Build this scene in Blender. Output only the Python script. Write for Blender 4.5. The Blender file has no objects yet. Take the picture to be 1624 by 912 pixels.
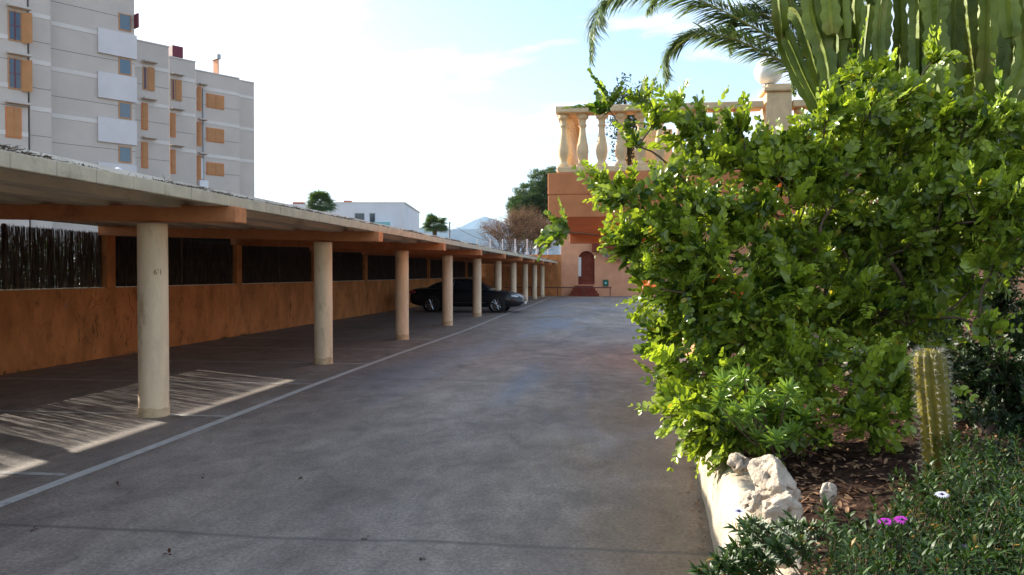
import bpy, bmesh, math, random
import numpy as np
from mathutils import Vector, Matrix, noise
R = math.radians
random.seed(7); rng = np.random.default_rng(11)
C = bpy.context.scene.collection
scene = bpy.context.scene

# ------------------------------------------------------------------ camera, sky, sun, exposure
F, PW, PH, CAMH = 1263.0, 1624, 912, 1.61
YAW, PITCH = math.atan(166/F), math.atan(22/F)
cd = bpy.data.cameras.new('camera'); cam = bpy.data.objects.new('camera', cd); C.objects.link(cam)
cd.sensor_width = 36; cd.lens = F/PW*36; cd.clip_start = .05; cd.clip_end = 60000
cam.location = (0, 0, CAMH); cam.rotation_euler = (math.pi/2-PITCH, 0, YAW)
scene.camera = cam

SUN_DIR = Vector((-1, .515, .494)).normalized()          # towards the sun
SUN_EL = math.asin(SUN_DIR.z); SUN_ROT = math.atan2(SUN_DIR.x, SUN_DIR.y)
w = bpy.data.worlds.new('World'); scene.world = w; w.use_nodes = True
nt = w.node_tree; nt.nodes.clear()
def N(t, ty, **k):
    n = t.nodes.new(ty)
    for a, b in k.items():
        if a.startswith('i_'): n.inputs[a[2:].replace('_', ' ')].default_value = b
        else: setattr(n, a, b)
    return n
out = N(nt, 'ShaderNodeOutputWorld'); bg = N(nt, 'ShaderNodeBackground'); bg.inputs[1].default_value = .13
sky = N(nt, 'ShaderNodeTexSky', sky_type='NISHITA', sun_disc=False, sun_elevation=SUN_EL, sun_rotation=SUN_ROT,
        air_density=1.0, dust_density=1.0, ozone_density=1.3)
tc = N(nt, 'ShaderNodeTexCoord')
# clouds live on a flat layer high above: direction divided by its height
sep = N(nt, 'ShaderNodeSeparateXYZ'); nt.links.new(tc.outputs['Generated'], sep.inputs[0])
mx = N(nt, 'ShaderNodeMath', operation='ADD'); mx.inputs[1].default_value = .22; nt.links.new(sep.outputs[2], mx.inputs[0])
dx = N(nt, 'ShaderNodeMath', operation='DIVIDE'); dy = N(nt, 'ShaderNodeMath', operation='DIVIDE')
nt.links.new(sep.outputs[0], dx.inputs[0]); nt.links.new(mx.outputs[0], dx.inputs[1])
nt.links.new(sep.outputs[1], dy.inputs[0]); nt.links.new(mx.outputs[0], dy.inputs[1])
cmb = N(nt, 'ShaderNodeCombineXYZ'); nt.links.new(dx.outputs[0], cmb.inputs[0]); nt.links.new(dy.outputs[0], cmb.inputs[1])
mp = N(nt, 'ShaderNodeMapping'); mp.inputs['Scale'].default_value = (1.2, 2.6, 1); mp.inputs['Location'].default_value = (3.1, .6, 0)
mp.inputs['Rotation'].default_value = (0, 0, .35)
nt.links.new(cmb.outputs[0], mp.inputs[0])
cn = N(nt, 'ShaderNodeTexNoise'); cn.inputs['Scale'].default_value = 1.3; cn.inputs['Detail'].default_value = 9
cn.inputs['Roughness'].default_value = .58; cn.inputs['Distortion'].default_value = .35
nt.links.new(mp.outputs[0], cn.inputs[0])
cr = N(nt, 'ShaderNodeValToRGB'); cr.color_ramp.elements[0].position = .47; cr.color_ramp.elements[1].position = .66
nt.links.new(cn.outputs[0], cr.inputs[0])
mixc = N(nt, 'ShaderNodeMix', data_type='RGBA')
nt.links.new(cr.outputs[0], mixc.inputs[0]); nt.links.new(sky.outputs[0], mixc.inputs[6])
mixc.inputs[7].default_value = (5.6, 5.7, 5.9, 1)
nt.links.new(mixc.outputs[2], bg.inputs[0]); nt.links.new(bg.outputs[0], out.inputs[0])

sl = bpy.data.lights.new('sun', 'SUN'); sun = bpy.data.objects.new('sun', sl); C.objects.link(sun)
sl.energy = 5.0; sl.angle = R(.53); sl.color = (1, .93, .80)
sun.rotation_euler = SUN_DIR.to_track_quat('Z', 'Y').to_euler(); sun.location = (-30, 15, 30)
vs = scene.view_settings; vs.view_transform = 'Standard'; vs.look = 'None'; vs.gamma = 1; vs.use_curve_mapping = False
vs.exposure = 1.22
cy = scene.cycles; cy.use_denoising = True; cy.max_bounces = 8; cy.diffuse_bounces = 6; cy.glossy_bounces = 2
cy.transmission_bounces = 4; cy.transparent_max_bounces = 6; cy.volume_bounces = 0; cy.sample_clamp_indirect = 6
cy.caustics_reflective = False; cy.caustics_refractive = False

# ------------------------------------------------------------------ picture point -> place in the world
sy_, cy_ = math.sin(YAW), math.cos(YAW); sp_, cp_ = math.sin(PITCH), math.cos(PITCH)
FW = np.array([-sy_*cp_, cy_*cp_, -sp_]); RT = np.array([cy_, sy_, 0]); UP = np.cross(RT, FW)
O = np.array([0, 0, CAMH]); HF = np.array([-sy_, cy_, 0.])
def ray(x, y): return FW+RT*(x-PW/2)/F+UP*(PH/2-y)/F
def gz(x, y, z=0): d = ray(x, y); return O+d*(z-CAMH)/d[2]
def gx(x, y, X): d = ray(x, y); return O+d*X/d[0]
def gy(x, y, Y): d = ray(x, y); return O+d*Y/d[1]
def gd(x, y, D): return O+ray(x, y)*D

# ------------------------------------------------------------------ materials
def mat(name, col, rough=.8, var=.12, scale=3., bump=.15, bscale=40., spec=.3, col2=None, metal=0, blot=None, blotscale=1.2, stretch=(1, 1, 1), dist=.02):
    m = bpy.data.materials.new(name); m.use_nodes = True; t = m.node_tree; p = t.nodes['Principled BSDF']
    p.inputs['Roughness'].default_value = rough; p.inputs['Specular IOR Level'].default_value = spec; p.inputs['Metallic'].default_value = metal
    tc = N(t, 'ShaderNodeTexCoord'); mp = N(t, 'ShaderNodeMapping'); mp.inputs['Scale'].default_value = stretch
    t.links.new(tc.outputs['Object'], mp.inputs[0])
    n1 = N(t, 'ShaderNodeTexNoise'); n1.inputs['Scale'].default_value = scale; n1.inputs['Detail'].default_value = 8; n1.inputs['Roughness'].default_value = .62
    t.links.new(mp.outputs[0], n1.inputs[0])
    r = N(t, 'ShaderNodeValToRGB'); c = np.array(col); c2 = np.array(col2) if col2 else c*(1-var*1.6)
    r.color_ramp.elements[0].position = .32; r.color_ramp.elements[1].position = .68
    r.color_ramp.elements[0].color = (*c2, 1); r.color_ramp.elements[1].color = (*(c*(1+var*.5)).clip(0, .9), 1)
    t.links.new(n1.outputs[0], r.inputs[0]); res = r.outputs[0]
    if blot:
        n3 = N(t, 'ShaderNodeTexNoise'); n3.inputs['Scale'].default_value = blotscale; n3.inputs['Detail'].default_value = 10; n3.inputs['Roughness'].default_value = .7
        mp3 = N(t, 'ShaderNodeMapping'); mp3.inputs['Location'].default_value = (5.3, 2.2, 8.1); mp3.inputs['Scale'].default_value = stretch
        t.links.new(tc.outputs['Object'], mp3.inputs[0]); t.links.new(mp3.outputs[0], n3.inputs[0])
        r3 = N(t, 'ShaderNodeValToRGB'); r3.color_ramp.elements[0].position = .56; r3.color_ramp.elements[1].position = .72
        t.links.new(n3.outputs[0], r3.inputs[0])
        mm = N(t, 'ShaderNodeMix', data_type='RGBA'); t.links.new(r3.outputs[0], mm.inputs[0]); t.links.new(res, mm.inputs[6])
        mm.inputs[7].default_value = (*blot, 1); res = mm.outputs[2]
    t.links.new(res, p.inputs['Base Color'])
    if bump:
        n2 = N(t, 'ShaderNodeTexNoise'); n2.inputs['Scale'].default_value = bscale; n2.inputs['Detail'].default_value = 6
        t.links.new(mp.outputs[0], n2.inputs[0])
        b = N(t, 'ShaderNodeBump'); b.inputs['Strength'].default_value = bump; b.inputs['Distance'].default_value = dist
        t.links.new(n2.outputs[0], b.inputs['Height']); t.links.new(b.outputs[0], p.inputs['Normal'])
    return m

def leafmat(name, c1, c2, c3=None, rough=.38, trans=.35, spec=.5, tcol=(1.2, 1.15, .5)):
    m = bpy.data.materials.new(name); m.use_nodes = True; t = m.node_tree; p = t.nodes['Principled BSDF']; o = t.nodes['Material Output']
    p.inputs['Roughness'].default_value = rough; p.inputs['Specular IOR Level'].default_value = spec
    a = N(t, 'ShaderNodeAttribute', attribute_name='var'); r = N(t, 'ShaderNodeValToRGB')
    r.color_ramp.elements[0].position = 0; r.color_ramp.elements[0].color = (*c1, 1)
    r.color_ramp.elements[1].position = .93 if c3 else 1; r.color_ramp.elements[1].color = (*c2, 1)
    if c3: e = r.color_ramp.elements.new(.985); e.color = (*c3, 1)
    t.links.new(a.outputs['Fac'], r.inputs[0]); t.links.new(r.outputs[0], p.inputs['Base Color'])
    if trans:
        tr = N(t, 'ShaderNodeBsdfTranslucent'); mu = N(t, 'ShaderNodeMix', data_type='RGBA', blend_type='MULTIPLY'); mu.inputs[0].default_value = 1
        mu.inputs[7].default_value = (*tcol, 1); t.links.new(r.outputs[0], mu.inputs[6]); t.links.new(mu.outputs[2], tr.inputs[0])
        ms = N(t, 'ShaderNodeMixShader'); ms.inputs[0].default_value = trans
        t.links.new(p.outputs[0], ms.inputs[1]); t.links.new(tr.outputs[0], ms.inputs[2]); t.links.new(ms.outputs[0], o.inputs[0])
    return m

M = dict(
 earth=mat('dry_earth', (.20, .15, .10), .95, .25, .05, .2, 2, .1, blot=(.08, .10, .04), blotscale=.03),
 column=mat('cream_paint', (.86, .66, .46), .75, .12, 5, .2, 60, .3, blot=(.42, .29, .17), blotscale=3.2, stretch=(1, 1, .35)),
 colstain=mat('cream_paint_worn', (.70, .52, .33), .85, .2, 9, .2, 60, .2, blot=(.3, .2, .13), blotscale=6),
 beam=mat('terracotta_paint', (.60, .25, .11), .8, .12, 4, .1, 50, .25, blot=(.33, .13, .06), blotscale=2),
 owall=mat('orange_render', (.54, .215, .075), .9, .25, 2.2, .25, 45, .15, blot=(.15, .07, .035), blotscale=4.5, stretch=(1, 1, .6)),
 peach=mat('peach_render', (.68, .33, .19), .9, .10, 1.5, .12, 30, .2),
 dred=mat('dark_red_render', (.22, .05, .028), .85, .2, 3, .1, 30, .2),
 terra=mat('orange_terrace_render', (.64, .25, .11), .85, .12, 2.5, .12, 40, .2, blot=(.42, .15, .07), blotscale=2),
 cast=mat('cast_stone', (.80, .60, .37), .8, .13, 6, .15, 70, .25, blot=(.5, .38, .3), blotscale=5),
 roof=mat('fibre_cement', (.58, .51, .41), .9, .2, 3, .2, 60, .15, blot=(.24, .21, .17), blotscale=2.5, stretch=(1, .35, 1)),
 fascia=mat('pale_concrete', (.58, .51, .39), .9, .12, 5, .2, 60, .15, blot=(.30, .25, .18), blotscale=3.5),
 straw=mat('dead_twigs', (.13, .095, .07), .95, .35, 20, 0, 1, .1),
 brush=mat('brushwood', (.11, .08, .062), .9, .5, 30, 0, 1, .25, col2=(.02, .014, .011), stretch=(1, 1, .1)),
 paint=mat('worn_white_paint', (.50, .48, .45), .8, .12, 9, .1, 90, .2, blot=(.20, .19, .185), blotscale=7),
 plaster=mat('lime_plaster', (.60, .51, .38), .9, .22, 4, .5, 22, .2, blot=(.45, .33, .22), blotscale=2.2, dist=.03),
 rock=mat('limestone', (.60, .50, .39), .9, .25, 5, 1., 24, .1, blot=(.33, .23, .15), blotscale=5, dist=.03),
 soil=mat('soil', (.06, .034, .024), .98, .4, 9, .8, 30, .05, dist=.03),
 bark=mat('bark', (.16, .11, .075), .9, .35, 12, .5, 40, .1),
 palmbark=mat('palm_bark', (.17, .12, .08), .95, .4, 8, .8, 20, .1),
 facade=mat('facade_render', (.57, .515, .47), .9, .06, .45, .06, 25, .15, blot=(.50, .46, .43), blotscale=.5),
 facade2=mat('facade_smooth_panel', (.66, .64, .66), .85, .05, .8, .03, 25, .2),
 band=mat('facade_band', (.68, .64, .61), .85, .05, 1, 0, 1, .2),
 shutter=mat('orange_shutter', (.50, .245, .10), .6, .08, 2, 0, 1, .4),
 shutred=mat('maroon_paint', (.16, .025, .04), .6, .1, 2, 0, 1, .4),
 white=mat('white_render', (.74, .76, .80), .85, .05, .5, 0, 1, .2),
 brick=mat('red_brick', (.40, .16, .10), .9, .2, 2, 0, 1, .2),
 metal=mat('grey_metal', (.35, .36, .37), .45, .1, 4, 0, 1, .5, metal=.6),
 slate=mat('dark_joint', (.10, .095, .09), .9, .1, 4, 0, 1, .2),
 darkrail=mat('brown_rail', (.12, .035, .03), .6, .1, 4, 0, 1, .4),
 green=mat('green_enamel', (.01, .10, .05), .4, .1, 4, 0, 1, .5),
 turq=mat('turquoise_panel', (.25, .55, .58), .4, .05, 2, 0, 1, .5),
 ink=mat('faded_red_ink', (.34, .17, .10), .9, .1, 4, 0, 1, .1),
 bounce_yellow=mat('bounce_yellow_render', (.80, .55, .27), .9, .15, 3, .2, 40, .2),  # yellow of reflected light put into the colour
 sun_sheet=mat('sun_blocking_sheet', (.018, .022, .02), .9, .2, 4, 0, 1, .2),  # for the added sheets that stop sun behind the fence
 chalk=mat('faded_white_ink', (.36, .27, .2), .9, .1, 4, 0, 1, .1),
 litter=leafmat('dry_leaf', (.08, .035, .022), (.36, .22, .12), rough=.8, trans=0, spec=.2),
 carissa=leafmat('bush_leaf', (.040, .095, .011), (.42, .54, .062), (.45, .38, .05), rough=.30, trans=.45, spec=.7),
 rosette=leafmat('rosette_leaf', (.08, .16, .02), (.26, .40, .06), None, rough=.35, trans=.3),
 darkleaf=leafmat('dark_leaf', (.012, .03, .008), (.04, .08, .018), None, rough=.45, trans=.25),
 daisy=leafmat('daisy_leaf', (.015, .042, .007), (.065, .125, .018), (.30, .17, .02), rough=.5, trans=.2),
 silver=leafmat('silver_leaf', (.30, .34, .32), (.5, .54, .52), None, rough=.7, trans=.2, tcol=(1, 1, 1)),
 palm=leafmat('palm_leaflet', (.15, .24, .12), (.38, .48, .25), None, rough=.42, trans=.5),
 rachis=mat('palm_rachis', (.42, .40, .12), .5, .1, 5, 0, 1, .4),
 fan=leafmat('fan_palm_leaf', (.06, .12, .05), (.14, .22, .08), None, rough=.5, trans=.25),
 pine=leafmat('pine_needle', (.03, .075, .022), (.10, .17, .05), None, rough=.6, trans=.25),
 brown=leafmat('brown_leaf', (.15, .08, .045), (.34, .20, .10), None, rough=.7, trans=.25, tcol=(1, .9, .7)),
 euph=mat('succulent_skin', (.22, .27, .035), .5, .22, 2.2, .15, 30, .35, col2=(.07, .11, .018), blot=(.28, .24, .06), blotscale=2.4),
 cereus=mat('cactus_skin', (.20, .16, .014), .5, .15, 10, .1, 50, .4, col2=(.10, .085, .010)),
 spine=mat('cactus_spine', (.62, .55, .42), .6, .15, 10, 0, 1, .3),
 purple=leafmat('purple_petal', (.42, .02, .42), (.62, .05, .58), None, rough=.5, trans=.3, tcol=(1, 1, 1)),
 whitep=leafmat('white_petal', (.7, .7, .8), (.8, .8, .85), None, rough=.5, trans=.3, tcol=(1, 1, 1)),
 ink2=mat('flower_centre', (.05, .03, .12), .6, .2, 40, 0, 1, .3),
 orangef=leafmat('orange_leaf', (.75, .10, .015), (.80, .20, .03), None, rough=.5, trans=.3, tcol=(1, 1, 1)),
 hill=mat('hill_scrub', (.06, .08, .085), .95, .3, .004, 0, 1, .05),
 tyre=mat('tyre', (.015, .015, .016), .7, .1, 8, 0, 1, .3),
 rim=mat('alloy_rim', (.75, .76, .78), .25, .04, 8, 0, 1, .5, metal=1),
 chrome=mat('chrome', (.7, .71, .73), .15, .04, 8, 0, 1, .5, metal=1),
 lampw=mat('headlamp', (.75, .78, .82), .12, .04, 8, 0, 1, .8),
 lampr=mat('tail_lamp', (.25, .01, .02), .2, .04, 8, 0, 1, .8),
 black=mat('black_plastic', (.012, .012, .013), .5, .1, 8, 0, 1, .4),
)
def simple(name, col, rough, spec=.5, **k):
    m = bpy.data.materials.new(name); m.use_nodes = True; p = m.node_tree.nodes['Principled BSDF']
    p.inputs['Base Color'].default_value = (*col, 1); p.inputs['Roughness'].default_value = rough; p.inputs['Specular IOR Level'].default_value = spec
    for a, b in k.items(): p.inputs[a.replace('_', ' ')].default_value = b
    return m
M['carpaint'] = simple('black_car_paint', (.004, .005, .009), .35, .3, Coat_Weight=.5, Coat_Roughness=.05)
M['carglass'] = simple('tinted_glass', (.012, .016, .02), .04, .7)
M['winglass'] = simple('window_glass', (.05, .10, .15), .08, .8)
M['windark'] = simple('dark_glass', (.02, .03, .055), .1, .8)
M['globe'] = simple('opal_glass', (.9, .9, .88), .25, .5, Subsurface_Weight=.4, Subsurface_Radius=(.1, .1, .1))

def tarmac():
    m = bpy.data.materials.new('worn_tarmac'); m.use_nodes = True; t = m.node_tree; p = t.nodes['Principled BSDF']
    tc = N(t, 'ShaderNodeTexCoord'); L = t.links.new
    def nz(scale, det=8, rough=.6, sc=(1, 1, 1), loc=(0, 0, 0), dis=0):
        mp = N(t, 'ShaderNodeMapping'); mp.inputs['Scale'].default_value = sc; mp.inputs['Location'].default_value = loc; L(tc.outputs['Object'], mp.inputs[0])
        n = N(t, 'ShaderNodeTexNoise'); n.inputs['Scale'].default_value = scale; n.inputs['Detail'].default_value = det; n.inputs['Roughness'].default_value = rough
        n.inputs['Distortion'].default_value = dis; L(mp.outputs[0], n.inputs[0]); return n.outputs[0]
    def ramp(src, a, b, ca, cb):
        r = N(t, 'ShaderNodeValToRGB'); r.color_ramp.elements[0].position = a; r.color_ramp.elements[1].position = b
        r.color_ramp.elements[0].color = (*ca, 1); r.color_ramp.elements[1].color = (*cb, 1); L(src, r.inputs[0]); return r.outputs[0]
    def mix(f, a, b):
        k = N(t, 'ShaderNodeMix', data_type='RGBA')
        (L(f, k.inputs[0]) if not isinstance(f, float) else setattr(k.inputs[0], 'default_value', f))
        for s, i in ((a, 6), (b, 7)):
            if isinstance(s, tuple): k.inputs[i].default_value = (*s, 1)
            else: L(s, k.inputs[i])
        return k.outputs[2]
    base = ramp(nz(.55, 10, .62, (1, .45, 1)), .34, .66, (.150, .122, .100), (.34, .295, .25))
    patch = ramp(nz(.35, 6, .6, (1, .3, 1), (4, 9, 0), .8), .50, .60, (0, 0, 0), (1, 1, 1))
    sp0 = N(t, 'ShaderNodeSeparateXYZ'); L(tc.outputs['Object'], sp0.inputs[0])
    sheen_y = N(t, 'ShaderNodeMapRange'); sheen_y.inputs[1].default_value = 5.5; sheen_y.inputs[2].default_value = 12; sheen_y.inputs[3].default_value = .12; sheen_y.inputs[4].default_value = 1; L(sp0.outputs[1], sheen_y.inputs[0])  # bluish patches strengthened with distance to paint in a mid-lane sheen
    sheen = N(t, 'ShaderNodeMath', operation='MULTIPLY'); L(patch, sheen.inputs[0]); L(sheen_y.outputs[0], sheen.inputs[1])
    c = mix(sheen.outputs[0], base, (.14, .155, .19))
    st = ramp(nz(.9, 8, .65, (1, .6, 1), (2, 2, 7), .6), .55, .66, (0, 0, 0), (.6, .6, .6))
    c = mix(st, c, (.115, .095, .082))
    # earth washed out of the planter along the kerb
    sp = N(t, 'ShaderNodeSeparateXYZ'); L(tc.outputs['Object'], sp.inputs[0])
    ad = N(t, 'ShaderNodeMath', operation='MULTIPLY_ADD'); L(nz(1.0, 8, .6, (1, .7, 1), (7, 3, 0)), ad.inputs[0]); ad.inputs[1].default_value = 3.2; L(sp.outputs[0], ad.inputs[2])
    mr = N(t, 'ShaderNodeMapRange'); mr.inputs[1].default_value = .95; mr.inputs[2].default_value = 1.9; mr.inputs[4].default_value = .85; L(ad.outputs[0], mr.inputs[0])
    ym = N(t, 'ShaderNodeMapRange'); ym.inputs[1].default_value = 9; ym.inputs[2].default_value = 13; ym.inputs[3].default_value = 1; ym.inputs[4].default_value = 0; L(sp.outputs[1], ym.inputs[0])
    mu = N(t, 'ShaderNodeMath', operation='MULTIPLY'); L(mr.outputs[0], mu.inputs[0]); L(ym.outputs[0], mu.inputs[1])
    c = mix(mu.outputs[0], c, (.185, .135, .085))
    ad2 = N(t, 'ShaderNodeMath', operation='MULTIPLY_ADD'); L(nz(.8, 8, .6, (1, .5, 1), (1, 5, 3)), ad2.inputs[0]); ad2.inputs[1].default_value = 3.; L(sp.outputs[0], ad2.inputs[2])
    mr2 = N(t, 'ShaderNodeMapRange'); mr2.inputs[1].default_value = -.2; mr2.inputs[2].default_value = -3.6; mr2.inputs[4].default_value = .7; L(ad2.outputs[0], mr2.inputs[0])  # browner ground under the shelter, lightened to make its shade brighter
    c = mix(mr2.outputs[0], c, (.235, .185, .155))
    # fine aggregate
    mo = ramp(nz(3.2, 12, .72, (1, .6, 1), (0, 8, 1), .5), .32, .68, (.66, .65, .65), (1.3, 1.3, 1.3))
    m0 = N(t, 'ShaderNodeMix', data_type='RGBA', blend_type='MULTIPLY'); m0.inputs[0].default_value = 1; L(c, m0.inputs[6]); L(mo, m0.inputs[7]); c = m0.outputs[2]
    dk = ramp(nz(11, 6, .7, (1, .5, 1), (6, 1, 4)), .60, .72, (0, 0, 0), (.55, .55, .55)); c = mix(dk, c, (.07, .06, .055))
    g = ramp(nz(38, 6, .85), .34, .68, (.45, .45, .45), (1.45, 1.45, 1.45))
    vw = N(t, 'ShaderNodeMapping'); vw.inputs['Scale'].default_value = (.30, .16, 1); L(tc.outputs['Object'], vw.inputs[0])
    wn = N(t, 'ShaderNodeTexNoise'); wn.inputs['Scale'].default_value = 3; wn.inputs['Detail'].default_value = 8; L(vw.outputs[0], wn.inputs[0])
    wa = N(t, 'ShaderNodeMix', data_type='RGBA'); wa.inputs[0].default_value = .35; L(vw.outputs[0], wa.inputs[6]); L(wn.outputs[1], wa.inputs[7])
    vo = N(t, 'ShaderNodeTexVoronoi', feature='DISTANCE_TO_EDGE'); vo.inputs['Scale'].default_value = 1.6; L(wa.outputs[2], vo.inputs['Vector'])
    ck = N(t, 'ShaderNodeMapRange'); ck.inputs[1].default_value = .0008; ck.inputs[2].default_value = .0035; ck.inputs[3].default_value = .5; ck.inputs[4].default_value = 0; L(vo.outputs['Distance'], ck.inputs[0])
    km = N(t, 'ShaderNodeMath', operation='MULTIPLY'); L(ck.outputs[0], km.inputs[0]); L(ramp(nz(.5, 3, .5, (1, 1, 1), (9, 9, 9)), .5, .62, (0, 0, 0), (1, 1, 1)), km.inputs[1])
    c = mix(km.outputs[0], c, (.05, .045, .04))
    mm = N(t, 'ShaderNodeMix', data_type='RGBA', blend_type='MULTIPLY'); mm.inputs[0].default_value = 1; L(c, mm.inputs[6]); L(g, mm.inputs[7]); c = mm.outputs[2]
    # construction joints across the lane
    wob = N(t, 'ShaderNodeMath', operation='MULTIPLY_ADD'); L(nz(.8, 5, .6, (1, 1, 1), (3, 3, 3)), wob.inputs[0]); wob.inputs[1].default_value = .22; L(sp.outputs[1], wob.inputs[2])
    jf = None
    for yj in (4.74, 11.9, 20.1, 29.5):
        s = N(t, 'ShaderNodeMath', operation='SUBTRACT'); L(wob.outputs[0], s.inputs[0]); s.inputs[1].default_value = yj
        a = N(t, 'ShaderNodeMath', operation='ABSOLUTE'); L(s.outputs[0], a.inputs[0])
        q = N(t, 'ShaderNodeMapRange'); q.inputs[1].default_value = .012; q.inputs[2].default_value = .035; q.inputs[3].default_value = .55; q.inputs[4].default_value = 0; L(a.outputs[0], q.inputs[0])
        if jf is None: jf = q.outputs[0]
        else:
            x = N(t, 'ShaderNodeMath', operation='MAXIMUM'); L(jf, x.inputs[0]); L(q.outputs[0], x.inputs[1]); jf = x.outputs[0]
    c = mix(jf, c, (.06, .055, .05))
    L(c, p.inputs['Base Color'])
    rr = ramp(nz(.35, 6, .6, (1, .3, 1), (4, 9, 0), .8), .45, .62, (.72, .72, .72), (.55, .55, .55)); L(rr, p.inputs['Roughness'])
    p.inputs['Specular IOR Level'].default_value = .4
    b = N(t, 'ShaderNodeBump'); b.inputs['Strength'].default_value = .35; b.inputs['Distance'].default_value = .012
    hs = N(t, 'ShaderNodeMath', operation='MULTIPLY_ADD'); L(nz(55, 6, .7), hs.inputs[0]); hs.inputs[1].default_value = 1.; L(nz(9, 6, .6), hs.inputs[2])
    L(hs.outputs[0], b.inputs['Height']); L(b.outputs[0], p.inputs['Normal'])
    return m
M['tarmac'] = tarmac()

# ------------------------------------------------------------------ helpers
def tag(o, label=None, cat=None, group=None, kind=None):
    if label: o['label'] = label
    if cat: o['category'] = cat
    if group: o['group'] = group
    if kind: o['kind'] = kind
    return o
def empty(name, loc, label=None, cat=None, group=None):
    o = bpy.data.objects.new(name, None); C.objects.link(o); o.location = loc; o.empty_display_size = .2
    return tag(o, label, cat, group)
def link(name, me, m, parent=None, smooth=False):
    o = bpy.data.objects.new(name, me); C.objects.link(o)
    if m: me.materials.append(m)
    if parent is not None:
        o.parent = parent
        L = [0, 0, 0]; q = parent
        while q is not None:
            L = [L[i]+q.location[i] for i in range(3)]; q = q.parent
        if len(me.vertices):
            a = np.empty(len(me.vertices)*3, 'f'); me.vertices.foreach_get('co', a)
            a = (a.reshape(-1, 3)-np.array(L, 'f')).ravel(); me.vertices.foreach_set('co', a)
    if smooth: me.polygons.foreach_set('use_smooth', [True]*len(me.polygons))
    me.update()
    return o
def B(): return bmesh.new()
def fin(bm, name, m, parent=None, bevel=0, smooth=False, seg=1):
    if bevel: bmesh.ops.bevel(bm, geom=bm.edges[:], offset=bevel, segments=seg, profile=.5, affect='EDGES', clamp_overlap=True)
    bmesh.ops.recalc_face_normals(bm, faces=bm.faces[:])
    me = bpy.data.meshes.new(name); bm.to_mesh(me); bm.free()
    return link(name, me, m, parent, smooth)
def box(bm, x0, x1, y0, y1, z0, z1, mtx=None):
    vs = [bm.verts.new((x, y, z)) for x in (x0, x1) for y in (y0, y1) for z in (z0, z1)]
    if mtx is not None:
        for v in vs: v.co = mtx @ v.co
    for f in ((0, 1, 3, 2), (4, 6, 7, 5), (0, 4, 5, 1), (2, 3, 7, 6), (0, 2, 6, 4), (1, 5, 7, 3)): bm.faces.new([vs[i] for i in f])
def boxo(name, m, parent, x0, x1, y0, y1, z0, z1, bevel=0, mtx=None):
    b = B(); box(b, x0, x1, y0, y1, z0, z1, mtx); return fin(b, name, m, parent, bevel)
def cyl(bm, p0, p1, r0, r1=None, n=12, cap=True):
    r1 = r0 if r1 is None else r1
    p0, p1 = Vector(p0), Vector(p1); d = (p1-p0).normalized(); a = d.orthogonal().normalized(); b = d.cross(a)
    rings = []
    for p, r in ((p0, r0), (p1, r1)):
        rings.append([bm.verts.new(p+(a*math.cos(2*math.pi*i/n)+b*math.sin(2*math.pi*i/n))*r) for i in range(n)])
    for i in range(n): bm.faces.new((rings[0][i], rings[0][(i+1) % n], rings[1][(i+1) % n], rings[1][i]))
    if cap: bm.faces.new(rings[0][::-1]); bm.faces.new(rings[1])
def lathe(bm, prof, cx, cy, n=16, z0=0):
    rings = [[bm.verts.new((cx+r*math.cos(2*math.pi*i/n), cy+r*math.sin(2*math.pi*i/n), z0+z)) for i in range(n)] for r, z in prof]
    for a, b in zip(rings, rings[1:]):
        for i in range(n): bm.faces.new((a[i], a[(i+1) % n], b[(i+1) % n], b[i]))
    bm.faces.new(rings[0][::-1]); bm.faces.new(rings[-1])
def tube(bm, pts, rad, n=6, fn=None):
    pts = [Vector(p) for p in pts]; prev = None; a = None
    for i, p in enumerate(pts):
        d = (pts[min(i+1, len(pts)-1)]-pts[max(i-1, 0)])
        d = d.normalized() if d.length > 1e-7 else Vector((0, 0, 1))
        a = d.orthogonal().normalized() if a is None else (a-d*a.dot(d)).normalized()
        b = d.cross(a); r = rad(i/(len(pts)-1)) if callable(rad) else (rad[i] if hasattr(rad, '__len__') else rad)
        ring = []
        for k in range(n):
            th = 2*math.pi*k/n; rr = r*(fn(k, i) if fn else 1)
            ring.append(bm.verts.new(p+(a*math.cos(th)+b*math.sin(th))*rr))
        if prev:
            for k in range(n): bm.faces.new((prev[k], prev[(k+1) % n], ring[(k+1) % n], ring[k]))
        else: bm.faces.new(ring[::-1])
        prev = ring
    bm.faces.new(prev)
def spline(P, n):
    P = [np.array(p, float) for p in P]; P = [2*P[0]-P[1]]+P+[2*P[-1]-P[-2]]; out = []
    segs = len(P)-3
    for i in range(n):
        u = i/(n-1)*segs; k = min(int(u), segs-1); t = u-k; a, b, c, d = P[k:k+4]
        out.append(.5*((2*b)+(-a+c)*t+(2*a-5*b+4*c-d)*t*t+(-a+3*b-3*c+d)*t**3))
    return out
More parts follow.
